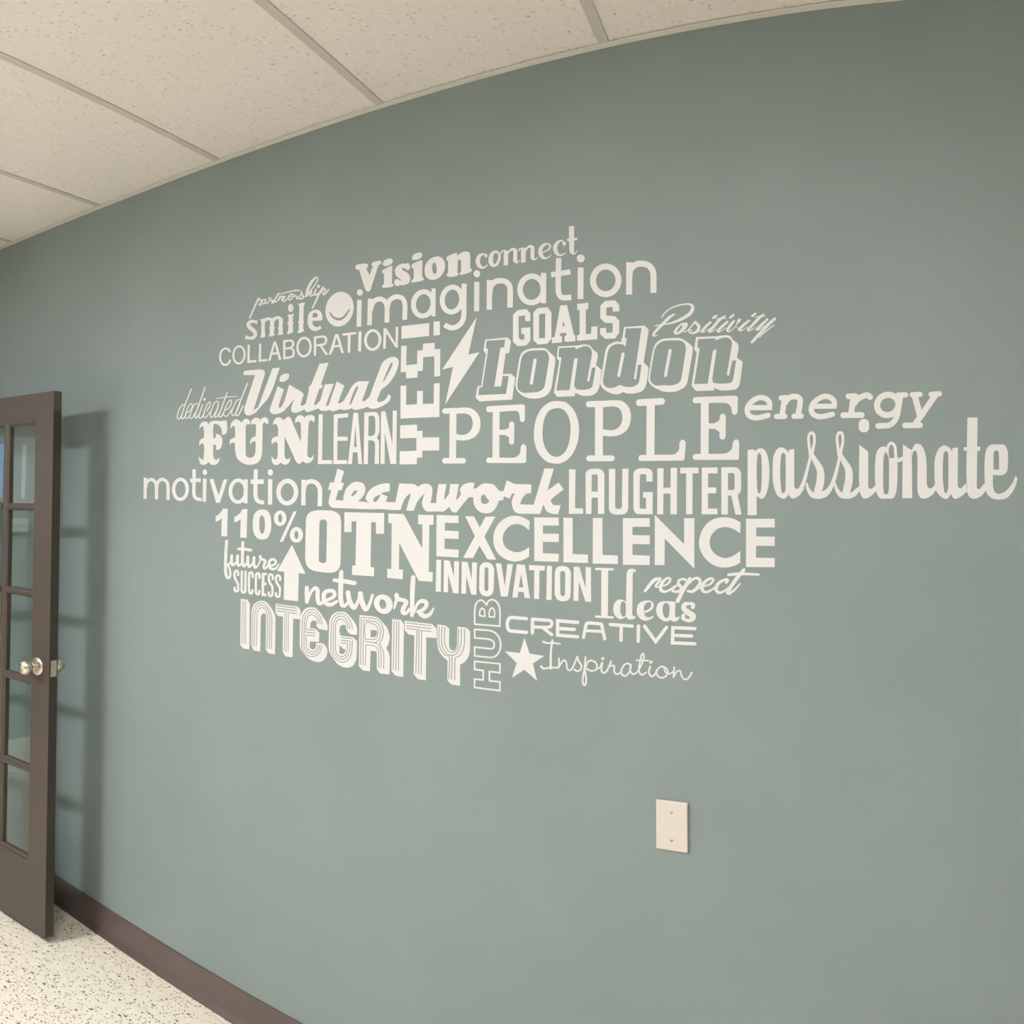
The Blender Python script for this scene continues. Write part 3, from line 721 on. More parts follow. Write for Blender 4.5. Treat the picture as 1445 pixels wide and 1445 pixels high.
# bars inside the letters o, d, o of the outlined word
_london = [o for o in bpy.data.objects if o.get('label', '').startswith('large slanted outlined')][0]
for _c in ('@J; R 34 688,638 650,872', '@L; R 25 170,460 135,635', '@L; R 26 553,432 516,635'):
    _q = wall_point(0, 0)
    _o = link('counter_bar', letter_mesh(_c, 'counter_bar', _london.location.x, _london.location.z), M_VINYL, _london)
word('word_decal', 'word Positivity in fine slanted pen script, upper right above London', '''@M; V 275,330,22 330,250,24 450,150,26 620,85,28 780,60,30 880,80,50 905,140,72 860,240,74 760,320,66 600,400,56 450,450,36 330,475,26 140,500,20; V 530,268,36 430,330,60 330,430,60 220,540,56 130,640,52 105,700,44 150,705,22 180,695,14;
C 760,435 800,450 800,500 760,570 690,630 600,680 545,680 518,650 530,590 600,510 680,450; -C 690,490 680,540 640,600 590,635 585,600 630,540; V 700,620,20 760,625,20 840,560,22 920,460,30 965,420,40; V 965,425,36 985,460,50 1030,510,66 1010,590,60 940,645,44 870,650,34 830,625,28 850,590,22 890,600,24; V 980,640,20 1060,610,16;
V 1270,430,40 1170,520,52 1090,620,44 1130,630,18 1230,560,12; V 1320,340,44 1390,295,40;
@N; V 330,165,40 220,240,56 100,380,56 10,470,48 60,480,22 150,420,12; V 140,212,14 250,205,16 360,212,14; V 385,275,44 290,360,56 185,465,48 230,480,20 350,405,14; V 440,190,46 510,135,40; V 520,260,46 460,330,60 385,440,54 400,475,30 450,460,16 540,380,16 570,330,20 620,250,60 640,235,50; V 560,375,14 610,405,12;
V 830,250,40 740,320,56 625,430,54 650,455,30 720,430,14 800,370,12; V 890,160,46 955,110,44; V 1120,130,40 1030,200,60 900,340,58 800,440,46 850,452,22 960,390,12; V 940,185,14 1040,165,14 1165,170,14; V 1200,225,44 1100,320,56 985,430,50 1030,435,22 1130,360,12; V 1350,215,56 1230,320,66 1080,480,62 940,630,60 880,695,44; V 1340,340,20 1230,420,22 1120,510,24 1040,590,20''')
word('word_decal', 'large word PEOPLE in typewriter capitals at the centre of the lettering', [
'@O; S 62 160,190 157,660; R 52 85,658 255,658; R 50 85,197 180,192; C 160,172! 290,165 350,185 400,240 415,310 400,390 350,445 270,470 190,466! 160,466!; -C 192,222! 270,218! 320,240 342,290 340,340 315,390 270,415 230,418 192,410!',
'@O; S 64 560,180 558,655; C 470,180 475,158 500,152! 800,135 828,150! 825,270 820,290 800,300 782,285! 775,230 760,200 720,195! 600,205! 490,208 475,200; S 48 590,395 690,395; R 48 705,318 703,485; P 640,372 680,350 680,440 640,418; C 470,655 478,632 500,628! 700,630 750,620 780,590 790,530 810,505 835,520 840,560! 838,665 820,680! 490,678 472,670',
'@O; C 1135,105 1210,120 1280,190 1320,290 1328,400 1305,520 1245,625 1170,678 1110,685 1030,665 955,590 915,480 912,370 935,260 985,170 1060,115; -C 1130,170 1190,190 1235,260 1250,360 1240,470 1210,560 1160,610 1115,622 1060,600 1015,540 992,450 992,350 1010,260 1050,195',
'@Q; S 70 97,120 96,610; R 52 10,608 210,608; R 54 8,128 100,125; C 97,100! 240,93 310,105 365,165 380,245 360,330 310,385 230,412 130,408! 97,408!; -C 132,155! 225,148 275,165 302,220 300,280 275,330 220,358 132,350!',
'@Q; S 72 555,100 552,600; R 60 455,115 652,103; C 448,605 455,585 480,578! 700,575 770,570 805,530 812,470 835,443 862,460 865,500! 855,615 840,628! 470,632 452,625',
'@Q; S 70 1035,100 1033,600; C 928,95 935,72 960,65! 1290,52 1328,62! 1325,190 1315,215 1295,222 1275,205! 1265,150 1235,122 1180,115! 950,120 932,110; S 50 1065,322 1170,322; R 54 1194,240 1192,415; P 1120,298 1168,268 1168,375 1120,345; C 928,595 938,575 960,568! 1180,568 1240,555 1275,520 1285,465 1312,440 1335,455 1340,490! 1338,610 1325,622! 960,622 935,615'])
word('word_decal', 'word energy in bold slanted typewriter lowercase, above passionate', [
'@S; K 72 395,430 394,370 350,318 270,300 180,335 110,405 92,480 115,540 180,572 260,570 375,540; S 70 110,437 430,435',
'@S; S 74 598,320 562,560; R 72 555,305 620,300; R 72 490,557 602,553; B 76 600,380 650,310 720,285 790,300 812,360 785,530; R 72 728,553 825,550',
'@S; K 72 1275,412 1272,350 1225,300 1150,282 1060,318 985,385 963,460 985,520 1050,555 1130,555 1250,525; S 70 985,418 1303,416',
'@T; R 72 112,265 200,262; S 74 175,260 143,510; K 72 175,370 230,300 300,262 355,250 388,275; R 74 45,505 280,502',
'@T; O 612,374,138,128,78,-25; R 66 745,248 840,246; K 72 775,260 738,480 720,540 680,600 630,632 560,640 490,642',
'@T; R 68 925,245 1022,240; R 68 1165,240 1270,232; S 78 955,250 1030,540; S 76 1220,250 960,622; R 72 832,635 1025,632'])
word('word_decal', 'tall word passionate in joined condensed script at the far right', '''@U; P 73,398 130,390 165,420 165,1062 73,1062; C 130,470! 160,400 210,380 255,410 285,500 295,620 285,760 260,850 225,893 190,885 165,865! 150,600!; -C 192,428 212,460 218,600 212,780 192,840 172,800 165,600 172,460;
C 410,370 460,390 495,432! 495,395! 548,388! 548,760 560,790 585,795! 620,750! 650,790! 600,860 540,892 510,880 488,852! 455,890 420,890 370,850 335,740 328,600 335,480 365,400; -C 435,425 458,450 462,600 460,790 435,838 415,800 405,640 412,470;
V 575,840,60 612,800,48 650,710,36 690,560,28 722,440,30; V 712,450,30 694,300,26 702,240,28 725,223,32 750,245,28 753,320,26 735,400,32 725,450,40; V 722,440,40 770,520,56 812,600,72 816,700,80 795,800,80 770,855,66 730,850,50 690,800,32 675,740,20; V 690,790,24 730,855,50 800,868,56 860,850,60;
V 820,860,66 880,830,60 930,760,44 965,660,36 1000,520,28 1015,430,30; V 1004,450,30 985,300,26 992,240,28 1015,220,32 1040,242,28 1043,320,26 1025,400,32 1015,450,40; V 1012,440,40 1060,520,56 1102,600,72 1106,700,80 1085,800,80 1060,855,66 1020,850,50 980,800,32 965,740,20; V 980,789,24 1020,855,50 1090,868,56 1150,850,56 1190,810,46 1218,780,30;
C 1258,80 1300,100 1312,150 1300,200 1258,218 1218,200 1205,150 1218,98; C 1212,345! 1302,415! 1302,760 1315,790 1340,790 1370,760! 1400,800! 1350,850 1300,885 1265,892 1235,870 1215,820! 1208,700!;
@W; C 50,362 85,380 110,480! 180,480! 192,550 190,700 180,820 150,885 80,893 10,885 -25,810 -38,640 -30,460 0,385; -C 78,420 105,500 105,760 98,835 75,850 50,830 45,700 48,500 60,440; V 95,470,20 90,380,28 125,328,30 165,360,30 172,440,30 190,500,40 245,485,40;
C 248,342! 335,400! 340,540 342,888! 240,890! 243,600!; C 335,400! 370,340 410,335 450,370 480,460 488,560 490,740 505,780 525,790 560,770! 575,740! 590,800! 540,860 480,890 430,885 400,830 395,740 395,480 385,415 370,405 350,420 345,470!;
C 660,352 710,365 750,412! 750,378! 808,372! 805,750 820,785 845,785! 890,735! 900,820! 850,865 790,895 760,885 738,845! 700,893 660,890 610,850 580,790 568,640 575,480 610,390; -C 685,408 708,440 710,600 708,780 685,838 665,800 652,640 660,450;
C 905,68! 1008,65! 1000,760 1005,790 1030,795! 1080,735! 1095,810! 1040,870 975,895 930,880 900,830! 893,600!; P 865,370 1035,362 1035,405 867,405;
C 1150,342! 1270,342 1305,380 1318,450 1315,580 1295,635 1250,655 1165,652! 1165,760 1180,820 1220,845 1290,820 1360,740 1395,660! 1415,685! 1400,750 1360,830 1290,895 1170,895 1110,850 1085,790! 1078,600 1085,450 1110,370; -C 1198,400 1225,425 1228,595! 1170,598! 1170,450 1180,410''')
word('word_decal', 'word motivation in rounded sans lowercase at the far left', [
'@X; S 42 98,232 95,520; B 44 100,380 115,300 160,260 200,262 240,310 250,380 250,525; B 44 250,380 265,300 310,258 350,258 395,300 408,370 407,535',
'@X; O 576,390,93,136,46,2',
'@X; B 46 762,120 760,330 760,450 780,505 820,525 862,530; S 52 708,270 852,265',
'@X; E 908,157,30,38; S 48 907,245 900,560',
'@X; P 972,252 1022,248 1095,470 1165,255 1215,255 1115,570 1062,575',
'@X; O 1360,415,105,148,50,2; @Y; S 54 116,255 112,580',
'@Y; B 54 252,120 248,330 248,470 265,530 300,560 365,570; S 62 182,287 360,285',
'@Y; E 450,160,36,42; S 58 449,252 445,597',
'@Y; O 680,428,119,152,62,2',
'@Y; S 58 902,260 898,608; B 60 900,420 920,330 965,290 1020,282 1080,310 1118,370 1125,450 1120,620'])
word('word_decal', 'word teamwork in heavy joined slanted script, below the pixel letters', '''@Z; C 172,92! 247,120! 210,250! 245,252! 222,335! 182,335! 150,448! 400,458! 560,475 700,468! 830,470! 820,560! 640,548 570,552 130,535 95,522 72,480 78,430! 100,332! 65,330! 88,248! 132,245!;
C 400,240 455,255 488,310 475,380 440,430 400,460! 240,455! 242,400 270,320 320,265 360,242; -C 390,335 395,350 370,385 330,405 330,390 355,350; C 765,258! 762,348! 700,358 660,375! 740,405! 720,470! 690,490! 560,490! 495,440 505,380 550,320 620,280 700,258; -C 655,385 650,410 620,455 585,468 578,445 600,410;
C 872,258! 970,262! 1010,262 1050,270 1082,298! 1130,268 1190,262 1235,290 1248,350 1235,440 1225,480! 1290,480! 1310,540 1300,575! 1190,575 1150,545 1130,490 1140,430 1160,372! 1110,420 1070,480 1035,568! 950,565! 1005,370! 960,400 920,460 885,560! 810,560!;
@z; C -47,265! 43,265! 15,430! 25,440! 70,380! 85,265! 183,265! 150,445! 160,445! 205,380 195,330 230,275 300,250 360,252! 345,318! 400,318 380,415! 295,415! 240,480 160,580 130,588 100,570 75,525! 20,570 -10,580! -70,575 -140,560! -75,480! -70,400!;
C 510,258 570,270 620,320 640,345! 690,345! 690,440! 665,450 635,455! 610,520 560,580 490,598 420,580 365,520 345,440 360,390! 370,330 410,290 450,262; -C 460,385 475,385 495,420 525,455 510,480 470,492 440,475 432,430 445,395;
C 725,225! 815,265! 1003,270! 1000,370! 950,375 900,430 875,495! 1030,500! 1130,500! 1105,605! 860,600 810,570 785,510 785,450 810,385! 820,372! 790,375 770,400 758,428! 690,405! 690,345!; C 1152,88! 1258,90! 1185,340! 1310,248! 1370,325! 1228,440 1240,490 1260,505! 1335,505! 1305,608! 1230,600 1175,570 1150,520 1140,495! 1105,605! 1030,500!''')
word('word_decal', 'word LAUGHTER in tall narrow bold capitals, above EXCELLENCE', [
'@a; P 85,128 177,128 172,692 290,695 288,775 82,775',
'@a; C 328,775! 325,200 350,145 410,120 510,118 570,145 600,200! 598,775! 505,777! 505,540! 412,540! 410,775!; -C 412,450! 415,215 430,203 485,203 502,215! 502,450!',
'@a; C 665,122! 757,122! 755,670 775,700 830,700 855,670! 860,118! 950,115! 945,690 925,750 870,782 740,782 685,750 665,690!',
'@a; C 1300,305! 1210,305! 1208,215 1190,198 1130,198 1115,215! 1112,670 1130,698 1205,700! 1205,540! 1162,540! 1162,458! 1303,458! 1300,780! 1110,780 1050,760 1022,700! 1022,200 1045,145 1100,115 1220,113 1280,140 1302,200!',
'@u; P 80,112 170,110 168,395 272,392 275,105 368,105 365,782 270,782 272,480 168,482 165,782 78,782',
'@u; P 412,103 680,100 680,185 593,185 593,782 498,782 500,187 412,187',
'@u; P 727,102 957,98 957,185 820,187 818,390 938,390 936,475 818,477 818,697 955,700 955,783 725,782',
'@u; C 1012,98! 1200,95 1270,125 1300,190! 1300,420 1280,470 1250,500! 1305,785! 1218,785! 1155,508! 1108,508! 1108,783! 1012,783!; -C 1108,182! 1180,182 1205,200! 1205,400 1190,425 1170,428! 1108,428!'])
word('word_decal', 'figure 110% in bold plain numerals, below motivation', [
'@b; C 190,122! 255,122! 247,500! 168,497! 175,255! 140,280 92,300! 92,228! 140,195 170,160!',
'@b; C 455,130! 523,130! 512,520! 425,517! 432,262! 395,292 345,310! 345,238! 400,205 435,170!',
'@b; C 720,135 790,150 835,220 848,330 840,430 800,515 735,543 660,525 610,450 597,340 610,220 655,155; -C 720,215 750,245 762,330 752,430 722,465 695,430 685,340 692,245',
'@b; E 970,254,86,105; -E 969,254,27,57; @b; E 1190,480,90,107; -E 1190,480,28,56; P 1152,162 1197,158 1008,572 960,575'])
word('word_decal', 'small word future in rounded handwriting, below 110%', '''@c; V 160,60,66 150,200,66 140,400,70 135,600,70 140,780,70 165,860,62 205,895,56 240,850,50 240,760,46 215,650,46 175,590,50; V 175,590,46 215,575,40 255,520,50; V 275,385,62 272,500,64 285,590,60 320,600,46 370,540,50; V 408,395,64 405,520,66 425,610,58 450,610,50 500,560,50;
V 528,90,62 522,300,68 518,500,68 535,610,60 565,625,50 610,560,50; V 430,235,58 570,242,62 705,262,64; V 640,415,64 640,540,66 660,630,60 690,635,48 745,570,50; V 780,430,64 775,560,66 800,650,60 830,655,44 880,590,36 925,490,36; V 918,400,56 935,455,60 1000,480,60 1035,510,64 1010,600,64 1005,660,58 1040,680,46 1110,600,44;
V 1130,615,50 1220,600,50 1270,560,56 1265,500,60 1215,470,60 1150,490,60 1120,570,64 1145,660,64 1210,690,60 1280,670,46 1350,575,24''')
word('word_decal', 'small word SUCCESS in condensed capitals, left of the arrow', [
'@c; B 52 420,850 418,760 385,728 345,760 340,860 375,950 415,1020 420,1100 415,1180 380,1198 345,1170 342,1095',
'@c; B 52 505,725 500,1160 515,1210 545,1222 575,1205 585,1160 590,730',
'@c; B 50 748,895 748,800 715,765 675,790 668,900 668,1180 690,1238 725,1240 745,1200 745,1150',
'@c; B 50 905,912 905,820 875,785 835,805 825,900 822,1200 845,1255 880,1265 900,1220 902,1165',
'@c; P 958,780 1075,775 1075,825 1015,835 1015,995 1060,1000 1060,1060 1010,1055 1008,1240 1062,1250 1060,1312 950,1300',
'@c; B 50 1205,940 1205,850 1165,815 1125,830 1118,930 1150,1020 1190,1080 1200,1180 1190,1280 1155,1302 1120,1275 1115,1200',
'@c; B 50 1370,960 1370,870 1330,835 1290,850 1280,950 1320,1040 1360,1100 1368,1200 1355,1300 1320,1322 1280,1295 1278,1215'])
word('arrow_decal', 'white upward arrow sign, right of SUCCESS', '@b; P 1130,615 1313,1010 1222,1000 1212,1382 1018,1360 1025,982 928,970')
word('word_decal', 'large letters OTN in heavy slab serif capitals, left of EXCELLENCE', [
'@d; C 150,38 260,38 340,48 395,90 410,170! 402,570 380,640 320,672 200,665 100,640 55,590 42,520! 50,140 75,70; -C 205,135 245,133 265,155! 258,540 245,570 205,572 180,550! 188,160',
'@d; P 442,55 848,65 845,278 765,275 762,160 715,158 708,615 745,620 742,710 520,695 522,600 555,602 565,150 515,150 513,260 440,258',
'@d; P 890,70 1045,75 1235,425 1238,182 1193,178 1195,82 1352,85 1350,185 1308,185 1303,665 1343,668 1340,765 1200,755 1002,370 998,640 1040,642 1037,740 878,725 880,632 920,635 925,170 890,165'])
word('word_decal', 'large word EXCELLENCE in bold plain capitals, under LAUGHTER', [
'@e; P 65,38 245,45 245,105 132,102 132,165 245,172 245,235 130,230 130,315 245,322 243,385 63,375',
'@e; P 298,48 370,50 418,140 465,52 545,52 455,215 550,403 480,400 415,288 362,390 283,387 378,210',
'@e; C 825,88! 820,165! 770,125 715,113 660,130 615,185 605,240 625,300 680,335 730,342 785,325 820,300! 820,378! 770,405 700,418 630,400 565,350 530,270 535,180 575,105 640,58 700,45 760,55',
'@e; P 862,58 1060,60 1062,125 932,125 932,190 1062,192 1062,260 932,258 932,350 1062,355 1060,420 862,415',
'@e; P 1100,60 1175,62 1175,357 1300,362 1300,430 1100,425',
'@f; P -45,60 30,60 30,350 150,355 150,422 -47,418',
'@f; P 190,62 400,62 400,130 265,130 265,195 400,197 400,267 265,265 265,350 400,357 400,430 190,427',
'@f; P 440,38 670,265 670,62 750,62 750,458 518,222 516,430 440,430',
'@f; C 1112,95! 1110,180! 1050,145 990,132 930,148 885,195 870,250 885,310 930,355 990,375 1050,360 1110,320! 1110,412! 1050,440 980,450 900,430 830,370 790,290 795,200 835,120 900,70 980,55 1050,65',
'@f; P 1155,67 1380,67 1380,135 1235,135 1235,205 1380,207 1380,280 1235,278 1233,372 1380,375 1380,447 1155,445'])
word('word_decal', 'word INNOVATION in narrow bold capitals, beneath EXCELLENCE', [
'@e; P 63,403 103,405 100,665 58,662',
'@e; P 125,408 172,412 207,545 208,415 248,418 245,678 200,675 160,520 158,670 122,667',
'@e; P 270,420 318,422 352,565 355,425 395,428 390,690 348,687 308,535 305,682 267,680',
'@e; C 475,425 515,440 535,480! 530,650 510,690 470,702 430,685 412,645! 415,480 435,435; -C 475,465 488,478! 487,645 470,660 455,645! 458,478',
'@e; P 548,433 592,435 622,620 642,438 688,440 645,705 590,702',
'@e; P 720,440 785,445 827,718 783,715 775,668 732,665 725,712 683,710; -P 755,520 735,628 772,630',
'@e; P 820,447 948,453 946,492 905,492 902,725 860,722 862,490 820,488',
'@e; P 965,452 1007,455 1003,732 960,730',
'@e; C 1095,455 1140,470 1162,510! 1158,690 1140,730 1090,742 1048,725 1028,685! 1030,510 1050,465; -C 1095,495 1115,508! 1112,685 1095,702 1075,690! 1073,510',
'@e; P 1183,460 1230,462 1280,635 1280,463 1325,465 1325,748 1280,745 1225,580 1222,740 1182,738'])
word('word_decal', 'word Ideas in soft serif letters with a tall I and d, right of INNOVATION', [
'@g; P 70,105 148,108 143,650 68,647; R 26 12,102 200,108; R 26 12,642 198,652',
'@g; C 462,125 455,138 435,140 425,170 425,300! 420,610 432,640! 452,640 465,615! 450,660 410,675 370,668 350,640! 350,480! 355,180 370,120 410,100 450,108; C 280,448 330,462 352,490! 355,640! 310,668 270,668 225,630 205,570 215,500 245,460; -C 320,470 345,500 348,600 335,640 310,640 288,600 285,530 298,485',
'@g; C 580,460 630,465 662,500 655,550 600,590 555,605! 570,640 610,650 665,630! 650,660 600,685 560,688 510,665 475,610 475,540 505,485; -C 620,480 635,500 615,550 555,580! 555,530 580,490',
'@g; C 760,470 830,468! 910,475! 905,640 925,650 950,640! 955,660 920,695 880,698 855,680! 820,698 780,695 720,650 692,590 700,520 725,485; -C 812,488 840,520 838,600 825,650 795,655 770,610 765,540 785,495',
'@g; V 1105,535,46 1110,505,40 1070,495,34 1015,505,48 1005,550,60 1060,600,66 1110,640,66 1085,680,50 1040,685,36 995,660,40 1000,630,46'])
word('word_decal', 'small word respect in slanted brush script, below the end of EXCELLENCE', '''@h; V 200,192,16 168,222,36 120,282,36 80,335,28; V 150,262,14 205,212,18 240,200,28 222,238,26 192,282,22 212,292,14 248,272,14; V 250,285,18 310,265,20 345,230,24 345,200,24 310,200,24 260,250,36 245,310,38 275,340,30 330,330,24 400,280,20;
V 510,215,30 485,205,24 440,225,26 440,265,34 470,300,36 450,335,34 400,340,28 370,325,26 395,290,30; V 400,300,14 440,240,16; V 560,200,34 520,270,40 470,360,40 430,440,44; V 545,260,20 600,205,26 650,200,32 670,240,34 635,300,34 585,340,32 540,335,26; V 600,340,20 680,290,18;
V 700,285,18 770,265,20 805,230,24 805,205,24 765,205,26 710,250,36 690,310,38 720,345,30 780,330,24 850,280,18; V 950,240,34 965,215,28 930,215,26 870,250,34 840,310,38 865,350,32 920,340,24 985,290,18; V 1140,105,34 1070,190,40 1000,290,40 965,350,36 985,362,28 1040,320,24 1100,255,16; V 975,160,30 1100,150,34 1300,158,22''')
word('word_decal', 'word network in rounded handwriting, beneath OTN', '''@i; V 95,140,40 95,200,42 95,285,36; V 105,270,26 140,180,28 180,145,40 205,165,42 205,230,44 215,290,44 240,300,36 275,260,28; V 270,270,30 330,255,34 375,220,40 370,180,38 325,170,40 275,195,44 270,260,46 300,305,44 345,310,40 400,280,30;
V 446,-20,44 442,100,50 440,240,50 455,315,44 480,325,34 515,290,30; V 375,62,36 480,75,44 580,92,46; V 515,190,48 530,270,50 560,330,50 585,340,40 620,270,30 640,205,40; V 640,200,50 655,280,54 690,355,50 715,350,36 745,280,30 765,215,30;
C 880,210 935,235 970,295 960,360 920,400 870,405 815,375 780,310 790,250 830,215; -C 870,258 895,280 905,315 895,345 870,355 845,335 835,300 845,268; V 1010,215,46 1020,250,44 1090,270,40 1110,290,44 1080,350,46 1075,390,44 1105,400,36 1150,350,30; V 1015,250,40 985,350,20;
V 1180,35,48 1172,180,50 1168,420,40; V 1185,400,24 1220,310,28 1265,275,42 1310,290,44 1310,330,44 1270,370,36 1225,385,30; V 1230,375,24 1260,410,50 1300,430,48 1350,410,36 1388,350,18''')
word('word_decal', 'word INTEGRITY in striped retro capitals with a shadow, lowest at the left', [
'@j; P 145,72 275,90 328,175 318,1102 195,1085 132,1005; -S 14 178,105 165,985; -S 14 213,108 205,990; -S 14 248,112 243,995',
'@j; C 350,1010! 360,380 380,250 440,160 530,115 620,118 690,160! 770,270 830,380 852,460! 842,1205! 715,1185! 650,1105! 660,420 640,375 600,372 570,395 550,450! 540,1148! 410,1125!; -B 16 375,1030 388,390 420,260 480,175 560,152 640,175 710,260 755,360 778,470 768,1092; -B 16 418,1040 430,400 455,290 505,220 570,203 630,225 685,290 720,370 738,480 725,1090; -B 16 462,1045 475,410 490,330 525,275 575,255 620,270 660,320 685,400 695,500 680,1085',
'@j; P 855,172 1310,232 1362,310 1360,490 1212,475 1200,1265 1055,1245 998,1150 1005,432 905,425 852,355; -S 18 875,205 1285,265; -S 18 875,262 1290,322; -S 18 875,318 1040,335; -S 18 1120,352 1290,375; -S 13 1045,330 1030,1140; -S 13 1080,310 1070,1145; -S 13 1118,350 1112,1150',
'@k; C 340,100 430,115 520,190! 600,310 660,400 685,470! 690,575! 505,540! 460,470 460,400 430,375! 380,375 340,420 330,530! 440,540! 520,625! 510,808! 330,795! 325,920 375,960 430,940 450,880! 455,825! 600,840! 675,935! 680,1020 650,1120 590,1190 500,1218 390,1195 290,1140! 190,1030 130,930 115,860! 125,400 150,240 200,160 270,110; -B 17 575,450 560,360 520,260 450,170 350,145 250,190 190,280 168,400 160,860 185,980 260,1070 370,1105 470,1075 540,990 570,870; -B 17 535,445 515,350 470,260 420,215 350,200 280,230 225,320 210,420 205,860 225,950 290,1030 375,1055 450,1030 510,950 530,865; -B 17 490,440 480,370 440,290 400,265 350,252 295,280 262,350 250,430 245,540; -B 17 245,665 250,860 265,930 315,985 380,1005 440,980 475,920 490,860; -S 19 235,548 440,578; -S 19 215,600 435,632; -S 19 245,660 435,688',
'@k; C 940,190 1030,195 1110,250! 1200,360 1270,470 1290,560! 1285,665! 1150,645 1100,600 1060,530! 1060,480 1030,460 980,465 940,500 925,580! 945,675! 1200,710! 1285,790! 1280,1110 1250,1220 1190,1300 1090,1332 980,1310 880,1250! 780,1110 720,1000 705,900! 715,480 730,350 790,250 860,200; -C 930,870! 1000,945! 1050,955! 1045,1010 1010,1050 960,1050 925,1030!; -B 17 1190,545 1180,460 1130,340 1050,255 940,228 850,260 780,350 760,480 755,930 780,1050 860,1160 980,1218 1080,1190 1150,1100 1180,980 1190,760; -S 19 960,712 1185,742; -B 17 1140,540 1125,450 1080,360 1010,295 940,280 870,310 820,390 802,490 800,930 825,1040 890,1120 975,1160 1050,1140 1110,1060 1140,960 1145,800; -S 19 960,770 1140,795; -B 17 1100,535 1085,470 1050,400 1000,355 945,340 890,365 855,430 845,500 845,940 860,1010 905,1080 975,1110 1040,1085 1080,1020 1090,940 1095,850; -S 19 960,825 1095,845',
'@l; C 105,108! 400,140 490,190 560,265! 640,360 685,500 685,580 660,680 620,748! 670,840 695,940! 685,1265! 500,1240! 438,1150! 440,870 430,825 400,810 320,800! 305,1200! 165,1182! 90,1095!; -C 318,400! 430,408 442,440 435,500 400,540! 318,540!; -S 16 122,1075 138,158; -B 16 140,152 380,178 470,215 540,300 565,430 550,560 490,660; -B 16 490,655 550,780 575,900 568,1150; -S 16 168,1085 182,210; -B 16 182,208 380,232 450,265 505,350 515,450 495,560 440,625 400,645 190,620; -B 16 400,650 460,680 510,790 525,880 515,1140; -S 16 215,1090 228,690; -B 16 222,685 350,700 420,730 465,800 478,880 470,1130; -B 16 215,578 228,265 380,290 440,330 462,400 450,520 400,580 215,578',
'@l; P 738,185 905,205 965,285 952,1312 800,1285 722,1190; -S 16 775,220 760,1175; -S 16 825,225 808,1185; -S 16 870,235 858,1190',
'@m; P 612,208 920,245 975,300 975,405 858,395 852,883 765,870 715,812 722,375 655,362 612,312; -S 10 630,232 915,265; -S 10 630,265 915,297; -S 10 630,295 760,310; -S 10 790,318 915,330; -S 10 752,305 738,810; -S 10 775,290 770,812; -S 10 803,318 798,818',
'@m; C 982,250! 1075,262! 1118,300! 1115,480 1130,530 1160,545 1190,530 1205,470! 1210,275! 1310,288! 1355,330! 1350,560 1320,640 1280,685 1240,705! 1240,945! 1140,930! 1095,880! 1098,660! 1050,620 1000,550 980,460!; -B 10 1003,268 1000,460 1020,530 1060,590 1120,620 1112,870; -B 10 1035,272 1030,460 1050,530 1090,580 1145,600 1195,580 1230,530 1250,460 1255,295; -B 10 1065,275 1065,460 1085,520 1120,560 1150,565 1190,545 1215,490 1225,295; -S 10 1150,600 1143,875; -B 10 1180,880 1183,640 1240,600 1275,530 1290,460 1292,300'])
word('word_decal', 'word HUB in outlined letters turned to read upward, right of INTEGRITY', [
'@n; R 22 145,945 487,980 487,1100 345,1085 345,1210 487,1225 487,1345 143,1300 143,1188 260,1200 262,1072 143,1055 145,945',
'@n; K 22 145,512! 330,525 400,545 455,590 490,660 497,730 485,800 440,865 380,892 320,890 145,872! 145,752! 350,775 395,765 410,730 400,680 365,655 300,640 145,628! 145,512!',
'@n; K 22 145,440! 147,250 165,160 210,118 255,122 308,180! 325,135 375,108 440,135 478,200 488,300 485,468! 145,440!; K 20 212,325! 215,270 225,240 248,225 272,245 282,280 283,335! 212,325!; K 20 340,340! 345,260 360,230 385,222 405,245 415,290 412,345! 340,340!'])
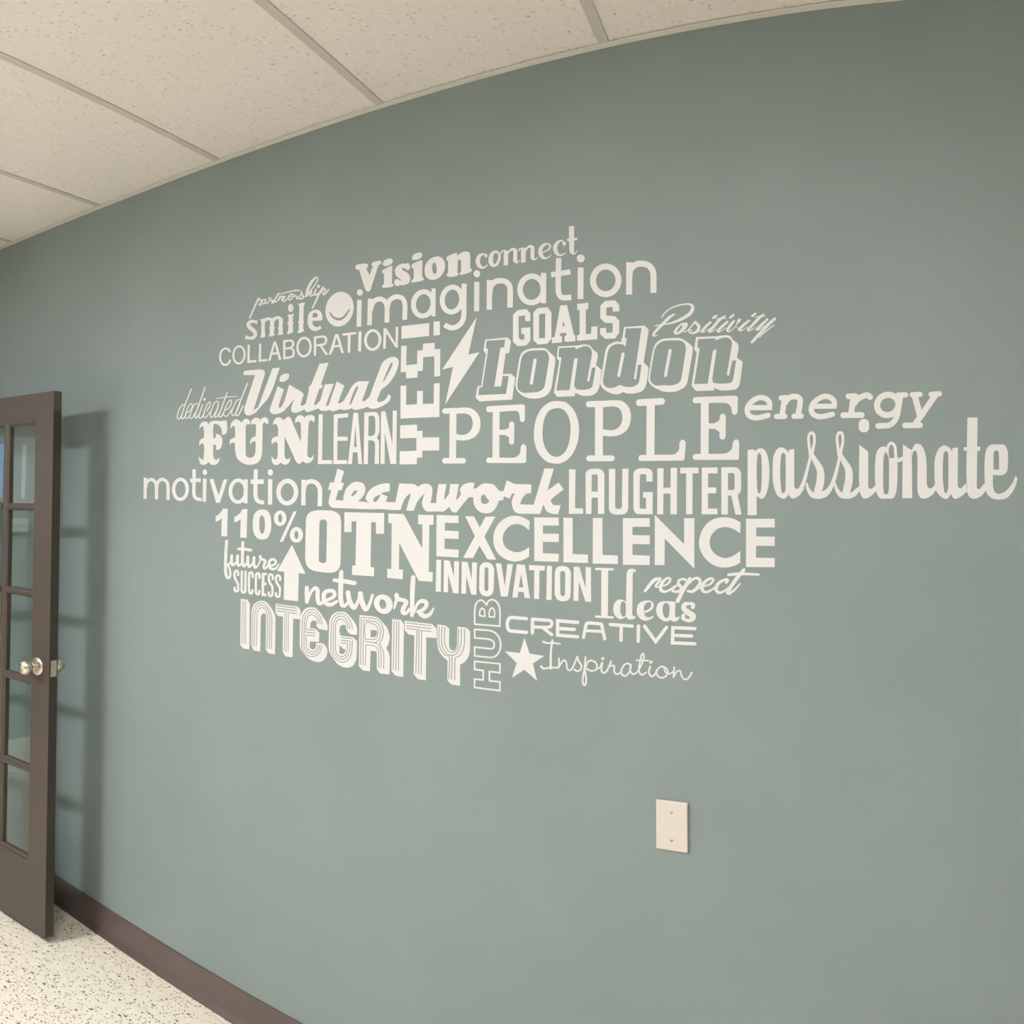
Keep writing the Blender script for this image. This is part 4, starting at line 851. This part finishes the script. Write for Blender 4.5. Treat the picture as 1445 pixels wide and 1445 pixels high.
word('word_decal', 'word CREATIVE in wide rounded capitals, under Ideas', [
'@o; K 46 415,222! 215,205 175,225 157,270 157,330 175,375 215,390 415,408!',
'@o; R 46 495,415 497,228; K 44 497,228! 700,243 745,255 760,285 745,325 700,340! 520,335!; R 42 640,345 760,440',
'@o; R 46 1110,272 838,250 838,445 1110,468; R 46 850,355 1065,368',
'@o; K 44 1190,475! 1222,320 1235,288 1265,280 1400,290 1430,300 1442,330 1478,495!; R 40 1215,385 1450,395',
'@g; R 38 172,732 420,750; R 38 295,745 293,910',
'@g; R 40 490,750 487,920',
'@g; R 40 560,752 685,925 808,765',
'@g; R 38 1130,778 880,768 875,940 1130,950; R 38 900,855 1092,862'])
word('star_decal', 'white five-pointed star sign, left of Inspiration', '@o; P 388,480 458,697 655,728 502,832 560,1065 385,915 220,1025 283,822 122,665 325,688')
word('word_decal', 'word Inspiration in thin looping handwriting, lowest on the wall', '''@p; V 75,98,20 110,110,15 160,108,15 225,118,13; V 155,85,18 142,180,18 140,335,20; V 55,315,18 75,335,16 130,328,15 205,328,15; K 15 215,245 212,325; K 15 210,325 235,285 262,262 280,290 285,330 305,352 330,335 360,270 375,230;
K 16 375,230 385,265 412,310 405,345 375,358 350,345; K 16 448,235 440,330 425,420 425,465 442,482 455,440 448,380 438,330; K 15 450,320 475,270 520,270 550,305 540,345 495,355 455,335; K 14 540,345 575,325 592,285; K 16 598,285 590,350 610,375 640,350 675,275; E 602,247,14,14; K 15 675,270 668,310 700,310 705,370 735,385 770,360;
K 15 850,305 815,290 780,320 765,370 790,400 825,385 850,330 850,300; K 15 850,300 845,350 870,385 905,370; K 15 905,370 940,310 965,240 962,205 945,215 930,280 922,350 945,390 985,370; K 14 900,262 1005,265; K 16 1022,318 1010,370 1035,405 1065,385; E 1028,278,14,14;
K 15 1065,385 1085,345 1120,318 1165,335 1175,380 1140,415 1100,410 1078,375 1085,345; K 14 1145,330 1160,370 1200,380 1235,355; K 15 1235,325 1228,412; K 15 1228,412 1255,365 1285,355 1300,400 1330,432 1365,415 1390,370''')
